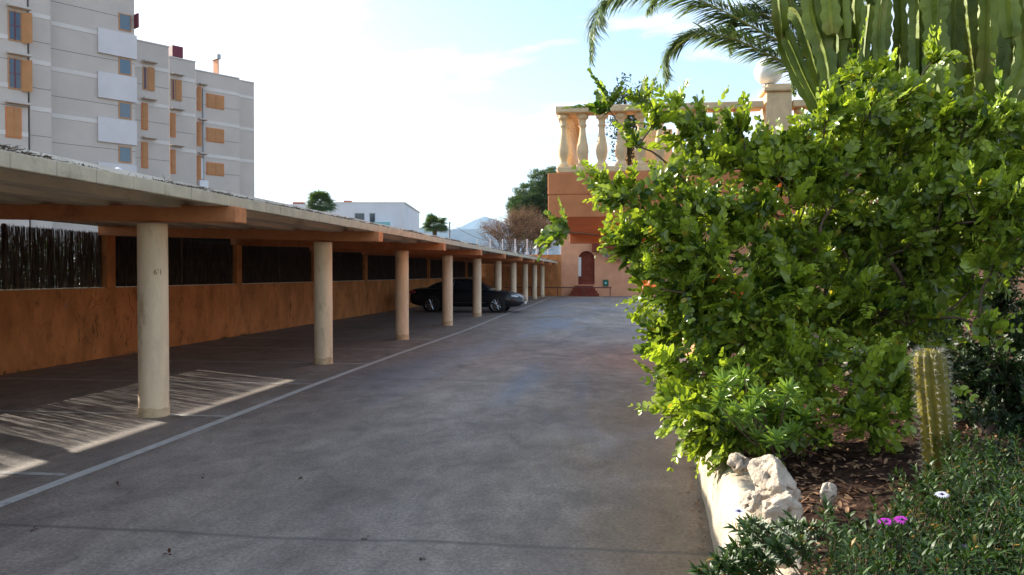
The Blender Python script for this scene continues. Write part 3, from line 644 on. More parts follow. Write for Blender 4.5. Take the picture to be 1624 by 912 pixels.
# ------------------------------------------------------------------ apartment block (stepped facade facing the lane obliquely)
ab = empty('apartment_building', tuple(gd(200, 434, 60)[:2])+(0,), 'tall stepped grey beige apartment block with orange shutters rising behind the carport', 'building')
TH = R(42); T = HF*math.cos(TH)+RT*math.sin(TH)
NRM = np.array([T[1], -T[0], 0.])
if NRM.dot(-HF) < 0: NRM = -NRM
def seg_at(xpx, depth):                   # a facade plane through this picture column at this depth
    d = ray(xpx, 434); return O+d*(depth/(d@HF))*1.0
class Fac:
    def __init__(s, x0, x1, depth, ytop, thick=9, zbot=0, m='facade', top=None, dn=0):
        s.p = seg_at(x0, depth); s.p[2] = 0; s.p = s.p+NRM*dn
        s.L = s.hit(x1, 434)[0]; s.H = top if top else s.hit(x0, ytop)[1]
        s.M = Matrix(((T[0], NRM[0], 0, s.p[0]), (T[1], NRM[1], 0, s.p[1]), (0, 0, 1, 0), (0, 0, 0, 1)))
        boxo('wall_section', M[m], ab, 0, s.L, -thick, 0, zbot, s.H, mtx=s.M)
        boxo('roof_parapet', M['band'], ab, -.03, s.L+.03, -thick, .06, s.H+.002, s.H+.09, mtx=s.M)
    def hit(s, x, y):
        d = ray(x, y); t = (s.p-O)@NRM/(d@NRM); q = O+d*t-s.p; return q@T, q[2]+CAMH*0+s.p[2]
    def rect(s, x0, y0, x1, y1):          # a level rectangle: heights read at its left side
        u0, z1 = s.hit(x0, y0); _, z0 = s.hit(x0, y1); u1 = s.hit(x1, y0)[0]; return u0, u1, z0, z1
    def bx(s, name, m, par, u0, u1, n0, n1, z0, z1, bev=0): return boxo(name, M[m], par, u0, u1, n0, n1, z0, z1, bev, s.M)
    def window(s, x0, y0, x1, y1, glass='winglass', frame='shutter', mull=True):
        u0, u1, z0, z1 = s.rect(x0, y0, x1, y1)
        b = B(); box(b, u0, u1, .002, .05, z0, z1, s.M); w_ = fin(b, 'window', M[frame], ab)
        s.bx('pane', glass, w_, u0+.07, u1-.07, .051, .058, z0+.07, z1-.07)
        if mull:
            um = (u0+u1)/2; s.bx('glazing_bar', 'shutred', w_, um-.03, um+.03, .059, .075, z0+.06, z1-.06); s.bx('glazing_bar', 'shutred', w_, u0+.07, u1-.07, .060, .07, (z0+z1)/2-.02, (z0+z1)/2+.02)
        return w_, (u0, u1, z0, z1)
    def shutter(s, x0, y0, x1, y1, leaves=1, frame=True):
        u0, u1, z0, z1 = s.rect(x0, y0, x1, y1)
        if frame: sh = s.bx('window_frame', 'terra', ab, u0-.06, u1+.06, .002, .045, z0-.06, z1+.06)
        else: sh = ab
        for k in range(leaves):
            a = u0+(u1-u0)*k/leaves+.02; c = u0+(u1-u0)*(k+1)/leaves-.02
            b = B(); box(b, a, c, .047, .075, z0, z1, s.M); n = int((z1-z0)/.09)
            for i in range(n): box(b, a+.05, c-.05, .0752, .092, z0+.05+i*(z1-z0-.06)/n, z0+.05+i*(z1-z0-.06)/n+.045, s.M)
            fin(b, 'shutter', M['shutter'], sh)
    def ledge(s, x0, y0, x1, out=.5, th=.10):
        u0, z = s.hit(x0, y0); u1 = s.hit(x1, y0)[0]; s.bx('window_ledge', 'facade', ab, u0, u1, .003, out, z, z+th)
    def band(s, ys, h=.27):
        for y in ys:
            z = s.hit(s.x0, y)[1]; s.bx('string_course', 'band', ab, .0, s.L-.002, .002, .03, z-h/2, z+h/2)
    def joints(s, ys):
        for y in ys:
            z = s.hit(s.x0, y)[1]; s.bx('wall_joint', 'slate', ab, .0, s.L-.002, .001, .008, z-.012, z+.012)
def fac(x0, x1, depth, ytop, **k):
    f = Fac(x0, x1, depth, ytop, **k); f.x0 = x0; return f
A = fac(-34, 47, 45.6, -90, top=21.6); A1 = fac(47, 84, 48.2, -90, top=21.6, dn=.35); Bs = fac(84, 216.5, 50.2, -90, top=21.0)
Cc = fac(216, 270, 56.5, 64); Dd = fac(271, 312, 61, 91); Ee = fac(312.5, 381, 64.5, 112); Ff = fac(381, 404.5, 69.5, 128)
A.band([50, 128, 205][0:3]); A1.band([22, 96.5, 171]); Bs.band([37, 109, 183, 260]); Cc.band([103, 162, 221]); Dd.band([122, 178, 236]); Ee.band([138, 191, 245]); Ff.band([152, 203, 254])
Bs.joints([77, 152, 226, 2]); A1.joints([64, 138, 214]); A.joints([85, 160]); Cc.joints([132, 190, 250]); Dd.joints([150, 208]); Ee.joints([164, 218, 272])
for y0, y1 in ((15, 63), (90, 140)):
    A.window(12, y0, 34, y1, 'windark', 'shutter'); A.ledge(10, y0-5, 47, .4, .12)
    u0, u1, z0, z1 = A.rect(34.5, y0+6, 48, y1+6)
    Mh = A.M @ Matrix.Translation((u0, .06, 0)) @ Matrix.Rotation(R(50), 4, 'Z')
    boxo('open_shutter', M['shutter'], ab, 0, .62, 0, .05, z0, z1, .01, Mh)
A.shutter(10, 170, 32, 216, 2); A.ledge(8, 163, 47, .4, .12)
for y0, y1 in ((20, 47), (91, 117), (161, 187), (231, 257)): Bs.window(188, y0, 208, y1, 'winglass', 'shutter', False)
for y0, y1 in ((44, 83), (113, 154), (185, 224), (257, 297)):
    u0, u1, z0, z1 = Bs.rect(154, y0, 215.5, y1); Bs.bx('smooth_panel', 'facade2', ab, u0, u1-.003, .004, .16, z0, z1)
u0, u1, z0, z1 = Bs.rect(213, 24, 219, 46); Bs.bx('maroon_shutter', 'shutred', ab, u0-.05, u0+.05, .05, .62, z0, z1)
for f, xs in ((Cc, (225, 233, 245)), (Dd, (270.5, 277, 288))):
    rows = ((105, 142), (164, 204), (226, 265)) if f is Cc else ((125, 158), (180, 216), (238, 274))
    for k, (y0, y1) in enumerate(rows):
        if k == 0: f.window(xs[0]+1, y0, xs[1], y1, 'windark', 'shutter'); f.shutter(xs[1]+.6, y0+1, xs[2], y1+1, frame=False)
        else: f.shutter(xs[0], y0, xs[1], y1)
        f.ledge(xs[0]-1, y0-7, xs[2]+1, .55, .10)
for y0, y1 in ((137, 174), (193, 230), (247, 284)): Ee.shutter(313.2, y0+1, 318, y1); Ee.ledge(313, y0-3, 326, .5)
for y0, y1 in ((149, 169), (203, 223), (258, 276)): Ee.shutter(328, y0, 354, y1, 2)
u, z0 = Ee.hit(322.5, 300); z1 = Ee.hit(322.5, 140)[1]; Ee.bx('drainpipe', 'metal', ab, u-.035, u+.035, .003, .12, 0, z1)
u, z1 = Ee.hit(309+4, 284); Ee.bx('air_conditioner', 'white', ab, u, u+.75, .01, .4, z1-.75, z1-.1, .02)
u0, u1, z0, z1 = Ee.rect(318.5, 251, 321.5, 284); Ee.bx('white_panel', 'white', ab, u0, u1, .003, .06, z0, z1)
c0 = Cc.hit(273, 82); 
def chim(f, x0, x1, ya, yb, yc, mt, ms):
    u0, z1 = f.hit(x0, ya); u1 = f.hit(x1, ya)[0]; zc = f.hit(x0, yb)[1]
    s_ = f.bx('chimney', ms, ab, u0+.12, u1-.12, -1.2, -.4, f.H+.08, zc); f.bx('chimney_cowl', mt, s_, u0, u1, -1.35, -.25, zc+.002, z1, .03)
chim(Dd, 276, 293, 70, 88, 94, 'shutred', 'peach'); chim(Ee, 347, 353, 84, 92, 113, 'metal', 'peach')
# satellite dish behind the carport roof
p = gy(187, 272, 22); sd = empty('satellite_dish', (p[0], p[1], 0), 'white satellite dish rim showing above the carport roof', 'satellite dish')
b = B(); n = 20; rr = .17*1.35; rings = []
for k in range(5):
    a = k/4; rings.append([b.verts.new((p[0]+rr*a*math.cos(2*math.pi*i/n), p[1]+.12*(a*a-1), p[2]-.12+rr*a*math.sin(2*math.pi*i/n))) for i in range(n)] if k else [b.verts.new((p[0], p[1]-.12, p[2]-.12))])
for i in range(n): b.faces.new((rings[0][0], rings[1][i], rings[1][(i+1) % n]))
for k in range(1, 4):
    for i in range(n): b.faces.new((rings[k][i], rings[k+1][i], rings[k+1][(i+1) % n], rings[k][(i+1) % n]))
dsh = fin(b, 'dish', M['white'], sd, smooth=True); mo = dsh.modifiers.new('thick', 'SOLIDIFY'); mo.thickness = .015
b = B(); cyl(b, (p[0], p[1]+.1, 0), (p[0], p[1]+.1, p[2]-.1), .025, n=8); fin(b, 'mast', M['metal'], sd)

# ------------------------------------------------------------------ white house beyond
D = 88
wh = empty('white_house', tuple(gd(580, 434, D)[:2])+(0,), 'flat roofed white house with turquoise balcony seen above the carport roof', 'building')
def dbox(name, m, par, x0, x1, y0, y1, D0, D1, ground=False, bev=0):
    a = gd(x0, y1, D0); c = gd(x1, y0, D0); t = RT; n = HF
    Mm = Matrix(((t[0], n[0], 0, a[0]), (t[1], n[1], 0, a[1]), (0, 0, 1, 0), (0, 0, 0, 1)))
    L = (c-a)@t; return boxo(name, M[m], par, 0, L, 0, D1-D0, 0 if ground else a[2], c[2], bev, Mm)
dbox('wall', 'white', wh, 528, 642, 322, 440, D, D+14, True); dbox('roof_parapet', 'band', wh, 527, 643, 320.5, 322.6, D-.15, D+14)
dbox('side_wing', 'white', wh, 458, 527.8, 324, 440, D+2, D+14, True)
for (x0, x1, y0, y1) in ((562.5, 578, 338, 350), (586, 595, 338, 356)):
    wi = dbox('window', 'metal', wh, x0, x1, y0, y1, D-.12, D-.003); dbox('pane', 'windark', wi, x0+.8, x1-.8, y0+.8, y1-.5, D-.16, D-.125)
dbox('balcony_screen', 'turq', wh, 586, 619, 352, 358, D-1.4, D-1.3); dbox('balcony_floor', 'white', wh, 560, 621, 358, 360, D-1.4, D-.003)
dbox('chimney', 'brick', wh, 545, 556, 318, 321.5, D+4, D+5); dbox('chimney', 'brick', wh, 464, 481, 320.5, 324.5, D+4, D+5)

# ------------------------------------------------------------------ fan palms, pine, brown tree, pole, mesh fence
def fan_palm(px, py, D, rpx, label):
    c = gd(px, py, D); r = rpx/F*D; root = empty('fan_palm', (c[0], c[1], 0), label, 'palm tree', 'fan palms beyond the carport')
    b = B(); tube(b, spline([(c[0]+.1, c[1], 0), (c[0]-.1, c[1], c[2]/2), (c[0], c[1], c[2]-.1)], 10), lambda t: .22-.05*t+.02*math.sin(t*60), 10); fin(b, 'trunk', M['palmbark'], root)
    s = Scatter(*BLADE)
    for i in range(75):
        d = rv(); d[2] = abs(d[2])*1.1-.45; d /= np.linalg.norm(d); hub = c+d*r*.5*random.uniform(.8, 1.2)
        s.add(c, d, (0, 0, 1), .03, r*.55)
        up = np.array((0, 0, 1.))-d*d[2]; up /= np.linalg.norm(up)+1e-6; sd_ = np.cross(d, up)
        for k in range(15):
            a = (k/14-.5)*3.6; ax = d*math.cos(a)+sd_*math.sin(a); ax = ax+np.array((0, 0, -.18))
            s.add(hub, ax, up, .06*r, r*.5*random.uniform(.8, 1.1), var=.6*random.random()+(.4 if d[2] > 0 else 0))
    s.obj('fronds', M['fan'], root)
fan_palm(508, 325, 72, 29, 'green fan palm crown in front of the white house')
fan_palm(690, 358, 66, 25, 'green fan palm against the blue hills')
c = gd(852, 330, 82); s = Scatter(*TRI)
pt = empty('pine_tree', (c[0], c[1], 0), 'dense green pine tree behind the terrace corner', 'pine tree')
hubs = []
for (px, py, rx, ry) in ((866, 292, 34, 26), (838, 318, 30, 28), (880, 330, 50, 42), (846, 355, 36, 34), (822, 330, 18, 18), (890, 290, 30, 22), (900, 350, 44, 44)):
    q = gd(px, py, 82)
    for i in range(95):
        d = rv()*rng.random()**.4; h = q+RT*d[0]*rx/F*82+HF*d[1]*2.0+np.array((0, 0, d[2]*ry/F*82)); hubs.append(h)
        for j in range(110):
            o_ = rv()*.45*rng.random()**.6*(1, 1, .6); s.add(h+o_, o_+(0, 0, .25)+rv()*.2, rv(), .06, random.uniform(.16, .3))
s.obj('needles', M['pine'], pt)
b = B(); base = np.array((c[0], c[1], 0)); tube(b, spline([base, base+(.3, 0, 3), c+(.2, 0, 1)], 12), lambda t: .26-.15*t, 8)
for h in hubs[::4]:
    st_ = base+(c-base)*random.uniform(.5, 1); tube(b, spline([st_, (st_+h)/2-(0, 0, .2), h], 6), lambda t: .06-.045*t, 5)
fin(b, 'trunk', M['bark'], pt)
# half bare tree
base = np.array(gd(825, 434, 68)); base[2] = 0
bt = empty('brown_tree', tuple(base), 'half bare tree with thin branches and brown leaves in front of the pine', 'tree')
b = B(); s = Scatter(*LEAF); 
def grow(p, d, L, r, lev):
    q = p+d*L; tube(b, spline([p, (p+q)/2+rv()*L*.08, q], 4), lambda t: r*(1-.35*t), 5 if lev > 1 else 7)
    if lev >= 5:
        for k in range(10): s.add(q+rv()*.22, rv(), rv(), .055, random.uniform(.07, .12))
        return
    for k in range(3 if lev < 4 else 4):
        nd = d+rv()*.62; nd[2] += .18; nd /= np.linalg.norm(nd); grow(q if k < 2 else p+d*L*.7, nd, L*random.uniform(.68, .86), r*.62, lev+1)
for k in range(5):
    d0 = np.array((random.uniform(-.5, .45), random.uniform(-.2, .2), 1)); grow(base+(random.uniform(-.5, .5), 0, 0), d0/np.linalg.norm(d0), 2.1, .10, 0)
fin(b, 'branches', M['bark'], bt); s.obj('brown_leaves', M['brown'], bt)
p = gd(713, 352, 70); up_ = empty('utility_pole', (p[0], p[1], 0), 'thin utility pole beside the fan palm against the hills', 'utility pole')
b = B(); cyl(b, (p[0], p[1], 0), p, .10, .07, n=8); fin(b, 'pole', M['metal'], up_)
p2 = gd(800, 384, 70); b = B(); tube(b, [p+(p2-p)*t-np.array((0, 0, .5*4*t*(1-t))) for t in np.linspace(0, 1, 10)], .018, 4); fin(b, 'cable', M['slate'], up_)
mf = empty('mesh_fence', (gd(830, 434, 61)[0], gd(830, 434, 61)[1], 0), 'pale wire mesh fence on posts behind the carport end', 'fence')
xs = (757, 777.5, 797, 817, 836, 851, 869, 889)
for x in xs:
    a = gd(x, 379, 61); b = B(); cyl(b, (a[0], a[1], 0), a, .045, n=8); fin(b, 'post', M['facade2'], mf)
b = B(); a0, a1 = gd(xs[0], 381, 61), gd(xs[-1], 381, 61)
for k in range(12): z = a0[2]-k*.16; cyl(b, (a0[0], a0[1], z), (a1[0], a1[1], z), .005, n=4)
for t in np.linspace(0, 1, 60): q = a0+(a1-a0)*t; cyl(b, (q[0], q[1], q[2]-1.8), (q[0], q[1], q[2]), .004, n=4)
fin(b, 'wire_mesh', M['metal'], mf)

# ------------------------------------------------------------------ planter: wall, rocks, soil, litter
KP = [(.50, -4), (.54, 2.5), (.56, 4.6), (.66, 6.7), (.70, 9.1), (.86, 12.9)]
def kx(y): return float(np.interp(y, [k[1] for k in KP], [k[0] for k in KP]))
def kh(y): return float(np.interp(y, [3, 8, 11, 13], [.40, .42, .28, .16]))
def soilz(x, y): return kh(y)-.02+.10*min(1, max(0, x-kx(y)-.2))+.05*noise.noise(Vector((x*1.3, y*1.3, 0)))+.025*noise.noise(Vector((x*6, y*6, 3)))
pw = empty('planter_wall', (.6, 5, 0), 'rough sunlit pale plastered planter wall along the right side of the lane', 'wall')
b = B(); Y_ = np.concatenate([np.linspace(1.5, 8, 300), np.linspace(8.05, 12.95, 90)]); rows = []
for y in Y_:
    k0, h = kx(y), kh(y); row = []
    prf = [(0, 0), (.004, .2), (.01, .4), (.02, .6), (.03, .78), (.05, .9), (.09, .985), (.15, 1.02), (.22, 1.0), (.30, .93), (.36, .75)]
    for j, (a, c) in enumerate(prf):
        nn = .035*noise.noise(Vector((y*1.6+c*.8, c*.8, 1)))+.022*noise.noise(Vector((y*4.5+c*2, c*1.2, 5)))+.008*noise.noise(Vector((y*14, c*5, 9)))
        top = .05*noise.noise(Vector((y*2.2, a*6, 4)))+.03*noise.noise(Vector((y*7, a*12, 8)))
        row.append(b.verts.new((k0+a*1.0+nn*(.3 if c < .05 and a == 0 else 1), y, max(0, h*c+(top if j > 3 else 0)))))
    rows.append(row)
for r0, r1 in zip(rows, rows[1:]):
    for j in range(10): b.faces.new((r0[j], r1[j], r1[j+1], r0[j+1]))
fin(b, 'wall_face', M['plaster'], pw, smooth=True)
boxo('wall_core', M['plaster'], pw, .64, .84, 1.5, 6.5, 0, .30)
b = B(); nx_, ny_ = 90, 120; gr = [[None]*(ny_+1) for _ in range(nx_+1)]
for i in range(nx_+1):
    for j in range(ny_+1):
        y = 1.2+j/ny_*11.8; x = kx(y)+.14+(i/nx_)**1.4*9; gr[i][j] = b.verts.new((x, y, soilz(x, y)))
for i in range(nx_):
    for j in range(ny_): b.faces.new((gr[i][j], gr[i+1][j], gr[i+1][j+1], gr[i][j+1]))
tag(fin(b, 'planting_soil', M['soil'], smooth=True), kind='structure')
s = Scatter(*LEAF)
for i in range(9000):
    y = random.uniform(2.4, 10); x = kx(y)+.22+random.random()**1.3*3.6
    s.add((x, y, soilz(x, y)+random.uniform(.003, .02)), (random.gauss(0, 1), random.gauss(0, 1), random.gauss(0, .35)), (random.gauss(0, .4), random.gauss(0, .4), 1), random.uniform(.02, .035), random.uniform(.03, .065))
tag(s.obj('leaf_litter', M['litter']), 'brown dry leaf litter covering the soil under the bush', 'leaf litter', kind='stuff')
def rock(label, px, py, D, rx, rz, ry=None, seed=0, sharp=.35, rot=0):
    c = gd(px, py, D); ry = ry or rx; b = B(); bmesh.ops.create_icosphere(b, subdivisions=5, radius=1)
    cm = Matrix.Rotation(rot, 3, 'Z') @ Matrix.Rotation(seed*.7, 3, 'X')
    for v in b.verts:
        p = v.co.copy(); q = p.copy()
        for k in range(11):                 # chip flat facets off
            n = Vector(noise.noise_vector(Vector((seed*3.1+k*1.7, k*2.3, seed)))).normalized(); lim = .55+.3*abs(noise.noise(Vector((k*1.3, seed, 3.3))))
            dd = q.dot(n)
            if dd > lim: q -= n*(dd-lim)*.9
        q *= 1+.20*noise.noise(p*1.6+Vector((seed, 0, 0)))+.06*noise.noise(p*4+Vector((0, seed, 0)))-.04*abs(noise.noise(p*8+Vector((seed, seed, 0))))+.03*noise.noise(p*17)
        hole = noise.noise(p*2.3+Vector((seed*2, 5, 1)))
        if hole > .25: q *= 1-(hole-.25)*1.5
        v.co = (cm @ q); v.co = Vector((v.co.x*rx, v.co.y*ry, v.co.z*rz))+Vector(c)
    return tag(fin(b, 'rock', M['rock'], smooth=True), label, 'rock', 'rocks on the planter wall')
rock('largest pale limestone rock on the wall, with a dark hollow beneath it', 1226, 762, 3.95, .15, .115, .16, 1)
rock('jagged pitted white rock below the largest rock, behind the daisy stems', 1236, 812, 3.55, .11, .10, .11, 2)
rock('small pointed beige stone standing alone in the brown leaf litter', 1313, 787, 3.75, .05, .075, .05, 3)
rock('white rock on the wall just left of the largest rock, under the lowest leaves', 1172, 735, 4.6, .08, .08, .11, 4)
rock('rounded whitewashed stone set in the wall top beside the jagged rock', 1190, 795, 3.85, .06, .055, .10, 5)
rock('low pale stone at the foot of the jagged white rock, among daisy stems', 1232, 862, 3.2, .13, .10, .10, 6)
rock('sunlit pale stone on the wall hidden among the lower left bush leaves', 1120, 668, 6.2, .10, .09, .14, 7)
rock('tall pale sunlit rock seen behind the bush stems', 1275, 566, 8.6, .28, .33, .25, 8)
rock('pale boulder low behind the bush stems at centre right', 1350, 575, 9.2, .33, .28, .3, 9)
rock('sunlit stone in the shade beneath the bush to the right of its stems', 1370, 640, 7.0, .12, .09, .12, 10)

# ------------------------------------------------------------------ main bush
def bush(name, label, cat, blobs, nclu, mtl, leaf, trunks, shoots=(9, 15), sl=(.10, .24), pairs=(5, 9), seed=1, tmpl=LEAF, up=.25, csz=.2, lw=1.0, hub_r=.011, flowers=0):
    random.seed(seed); root = empty(name, tuple(trunks[0]), label, cat)
    s = Scatter(*tmpl); b = B()
    wts = np.array([bl[6] if len(bl) > 6 else 1. for bl in blobs])*np.array([bl[2]*bl[3]*bl[5] for bl in blobs]); wts = wts/wts.sum()
    hubs = []
    for i in range(nclu):
        k = rng.choice(len(blobs), p=wts); cx, cy0, rx, ry_, Y, rY = blobs[k][:6]
        d = rv()*rng.random()**.36
        yy = Y+d[1]*rY*.7; h = gy(cx+d[0]*rx, cy0+d[2]*ry_, yy)
        if h[2] < .5: h[2] = .5+random.random()*.12
        hubs.append(h)
    nodes = [(np.array(t), np.array(t), 0., .028) for t in trunks]; parent = {}
    hubs.sort(key=lambda h: min(np.linalg.norm(h-np.array(t)) for t in trunks))
    P = [np.array(t, float) for t in trunks]; par = [-1]*len(P); depth = [0.]*len(P); desc = [0]*len(P)
    for h in hubs:
        A_ = np.array(P); dd = np.linalg.norm(A_-h, axis=1); cost = dd*1.0+np.array(depth)*.32; j = int(cost.argmin())
        P.append(h); par.append(j); depth.append(depth[j]+dd[j]); desc.append(0)
    for i in range(len(P)-1, -1, -1):
        desc[i] += 1
        if par[i] >= 0: desc[par[i]] += desc[i]
    for i in range(len(P)):
        j = par[i]
        if j < 0: continue
        p0, p1 = P[j], P[i]; L = np.linalg.norm(p1-p0); mid = (p0+p1)/2+rv()*L*.12+np.array((0, 0, .06*L)); r1 = .0028*(desc[i]**.42)+.0012; r0 = .0028*(min(desc[j], desc[i]*1.6)**.42)+.0012
        tube(b, spline([p0, mid, p1], 6), lambda t: r0+(r1-r0)*t, 5)
    fin(b, 'branches', M['bark'], root, smooth=True)
    b2 = B()
    cen = np.mean([np.array(h) for h in hubs], axis=0)
    for i in range(len(trunks), len(P)):
        h = P[i]; pd = h-P[par[i]]; pd = pd/(np.linalg.norm(pd)+1e-6)
        outd = h-cen; outd = outd/(np.linalg.norm(outd)+1e-6)
        cb = random.gauss(0, .12)
        for q in range(random.randint(*shoots)):
            d = pd*.35+rv()*.85+outd*.3; d[2] += up; d /= np.linalg.norm(d)
            p0 = h+rv()*csz*.35*random.random(); L = random.uniform(*sl); n = random.randint(*pairs)
            if random.random() < .10: L *= 1.75; n = int(n*1.6)
            bend = rv()*.25; nn = np.array((-.6, -.15, .6))+rv()*.75; nn /= np.linalg.norm(nn); p_prev = p0; sz = leaf*random.uniform(.8, 1.15); tone = min(1, max(0, random.gauss(.45, .2)+cb))
            tips = [p0+d*L*t+bend*L*t*t*.5 for t in np.linspace(0, 1, 4)]
            tube(b2, tips, lambda t: .0022-.0012*t, 4)
            for k in range(n):
                t = (k+.6)/n; pp = p0+d*L*t+bend*L*t*t*.5; dt = d+bend*t; dt /= np.linalg.norm(dt)
                sd = np.cross(dt, nn); sd /= np.linalg.norm(sd)+1e-6; f = (.75+.5*math.sin(math.pi*min(1, t*.9+.15)))
                for sg in (-1, 1):
                    ax = sd*sg*(1-.35*t)+dt*(.55+.5*t)+rv()*.28+nn*.15
                    z = sz*f*random.uniform(.6, 1.25)
                    s.add(pp, ax, nn+rv()*.5-dt*.1, z*lw, z, 1., var=float(np.clip((tone+.2*random.gauss(0, 1)+.22*t)*.93, 0, .92)) if random.random() > .010 else 1.)
    fin(b2, 'twigs', M['bark'], root)
    s.obj('foliage', mtl, root)
    return root, P
Yb = 5.6
tr0 = gz(1300, 640, .5)
blobs = [ # x, y, rx, ry (picture), distance along lane, depth radius, density
 (918, 335, 38, 34, 5.9, .2, 2.6), (888, 372, 16, 24, 5.8, .12, 4.0), (985, 320, 58, 52, 5.8, .3, 1.9), (1020, 400, 42, 60, 5.8, .3, 1.5),
 (1045, 178, 70, 26, 6.0, .2, 1.9), (972, 160, 22, 16, 6.0, .12, 5.0), (1005, 225, 40, 30, 6.0, .2, 1.2), (1120, 240, 80, 70, 6.0, .3, 1.5), (1085, 370, 92, 85, 5.8, .45, 1.4),
 (1108, 470, 80, 70, 5.7, .45, 1.6), (1180, 320, 120, 120, 5.9, .5, 1.1), (1190, 480, 130, 110, 5.8, .55, 1.1),
 (1112, 560, 70, 75, 5.6, .4, 1.7), (1125, 650, 62, 70, 5.3, .3, 1.9), (1200, 600, 110, 85, 5.6, .5, 1.2), (1190, 690, 75, 45, 5.1, .3, 1.6),
 (1300, 240, 85, 75, 6.0, .4, 1.4), (1330, 330, 130, 110, 6.1, .5, 1.0), (1420, 180, 110, 80, 6.0, .4, 1.2), (1480, 115, 45, 38, 5.9, .25, 1.6),
 (1330, 470, 120, 110, 6.0, .5, 1.0), (1290, 650, 95, 75, 5.3, .35, 1.3), (1400, 640, 70, 80, 5.4, .3, 1.3), (1150, 715, 60, 32, 5.0, .15, 2.5), (1085, 620, 30, 40, 5.6, .2, 2.5),
 (1560, 210, 90, 75, 5.7, .4, 1.3), (1490, 330, 120, 110, 6.0, .5, 1.3), (1600, 330, 80, 120, 5.5, .4, 1.4), (1450, 480, 110, 90, 6.1, .5, 1.3), (1590, 470, 60, 60, 5.4, .3, 1.2)]
bushroot, BP = bush('large_bush', 'very large sprawling bush of small glossy bright green leaves overhanging the lane', 'bush', blobs, 400, M['carissa'], .053,
     [tr0, gz(1330, 650, .5), gz(1285, 655, .5)], shoots=(7, 12), sl=(.10, .28), pairs=(5, 9), seed=3, lw=1.0)
# a few longer free shoots reaching out of the bush
# orange blossoms and old leaves
s = Scatter(*LEAF)
for (px, py, n, rr) in ((1026, 450, 8, .03), (1136, 445, 3, .02), (1172, 470, 3, .02), (1232, 298, 2, .015)):
    c = gy(px, py, 5.35)
    for k in range(n): s.add(c+rv()*rr, rv(), rv(), .035, .045)
s.obj('orange_leaves', M['orangef'], bushroot)

# rosette shrub low at the wall (long narrow leaves in whorls)
c = gy(1225, 650, 4.9)
rs = empty('rosette_shrub', tuple(gz(1235, 735, .45)), 'shrub with whorls of long narrow leaves at the left foot of the large bush', 'shrub')
s = Scatter(*LEAF); b = B(); random.seed(5)
for (px, py) in ((1236, 650), (1262, 690), (1205, 632), (1180, 600), (1218, 672), (1150, 612), (1190, 655), (1250, 625), (1162, 660), (1275, 665), (1140, 640), (1228, 700), (1200, 700), (1256, 655)):
    c = gy(px, py, 4.75+random.uniform(-.15, .35)); ax0 = np.array((random.gauss(-.2, .3), -.45, random.uniform(.4, .9))); ax0 /= np.linalg.norm(ax0)
    tube(b, spline([np.array(rs.location), (np.array(rs.location)+c)/2+rv()*.05, c], 6), lambda t: .006-.003*t, 5)
    for lay in range(3):
        for k in range(8):
            a = k*2*math.pi/8+lay*.5; e1 = np.cross(ax0, (0, 0, 1.)); e1 /= np.linalg.norm(e1); e2 = np.cross(ax0, e1)
            ax = (e1*math.cos(a)+e2*math.sin(a))+ax0*(.25+.5*lay)+rv()*.12
            s.add(c+ax0*(lay-1)*.02, ax, ax0, random.uniform(.024, .032), random.uniform(.075, .11), var=.3+.25*lay+.2*random.random())
s.obj('foliage', M['rosette'], rs); fin(b, 'stems', M['bark'], rs)

# dark shrub in the shade at right; rear clumps added to darken bush gaps
db = [(1440, 330, 110, 110, 8.4, .5), (1560, 330, 90, 130, 8.2, .5), (1330, 420, 80, 100, 8.6, .5), (1470, 480, 110, 90, 8.0, .5), (1600, 470, 60, 80, 7.2, .5), (1540, 590, 60, 60, 6.4, .5), (1600, 560, 60, 90, 6.3, .5), (1500, 640, 50, 60, 6.6, .4), (1600, 680, 60, 60, 6.0, .4), (1480, 560, 60, 60, 7.2, .4), (1420, 560, 70, 70, 7.6, .4)]
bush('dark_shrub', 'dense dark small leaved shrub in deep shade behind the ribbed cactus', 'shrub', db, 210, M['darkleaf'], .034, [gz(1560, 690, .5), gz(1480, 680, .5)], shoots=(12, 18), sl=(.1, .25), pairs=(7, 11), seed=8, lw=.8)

# ------------------------------------------------------------------ columnar cactus
D = 4.35; base = gd(1492, 775, D); tip = gd(1474, 552, D)
cc = empty('columnar_cactus', tuple(base), 'single upright ribbed yellow green cactus bristling with pale spines', 'cactus')
b = B(); nr = 11; pts = spline([base, base+(tip-base)*.35+RT*.004, base+(tip-base)*.7, tip], 46); rings = []; sp = Scatter(*TRI)
for i, p in enumerate(pts):
    t = i/45; r = .083*(1 if t < .9 else math.sqrt(max(.02, 1-((t-.9)/.1)**2*.97)))*(1+.02*math.sin(t*40))
    ring = []
    for k in range(nr*4):
        a = 2*math.pi*k/(nr*4); rib = (1, .90, .72, .90)[k % 4]
        q = np.array(p)+np.array((math.cos(a), math.sin(a), 0))*r*rib; ring.append(b.verts.new(q))
        if k % 4 == 0 and i % 2 == 0:
            for j in range(16):
                dd = np.array((math.cos(a), math.sin(a), 0))*1.0+rv()*.75+(0, 0, .5 if t > .9 else 0); sp.add(q, dd, rv(), .0014, random.uniform(.018, .042) if t < .9 else random.uniform(.03, .05))
    rings.append(ring)
for r0, r1 in zip(rings, rings[1:]):
    for k in range(nr*4): b.faces.new((r0[k], r0[(k+1) % (nr*4)], r1[(k+1) % (nr*4)], r1[k]))
b.faces.new(rings[-1]); fin(b, 'ribbed_stem', M['cereus'], cc, smooth=True); sp.obj('spines', M['spine'], cc)

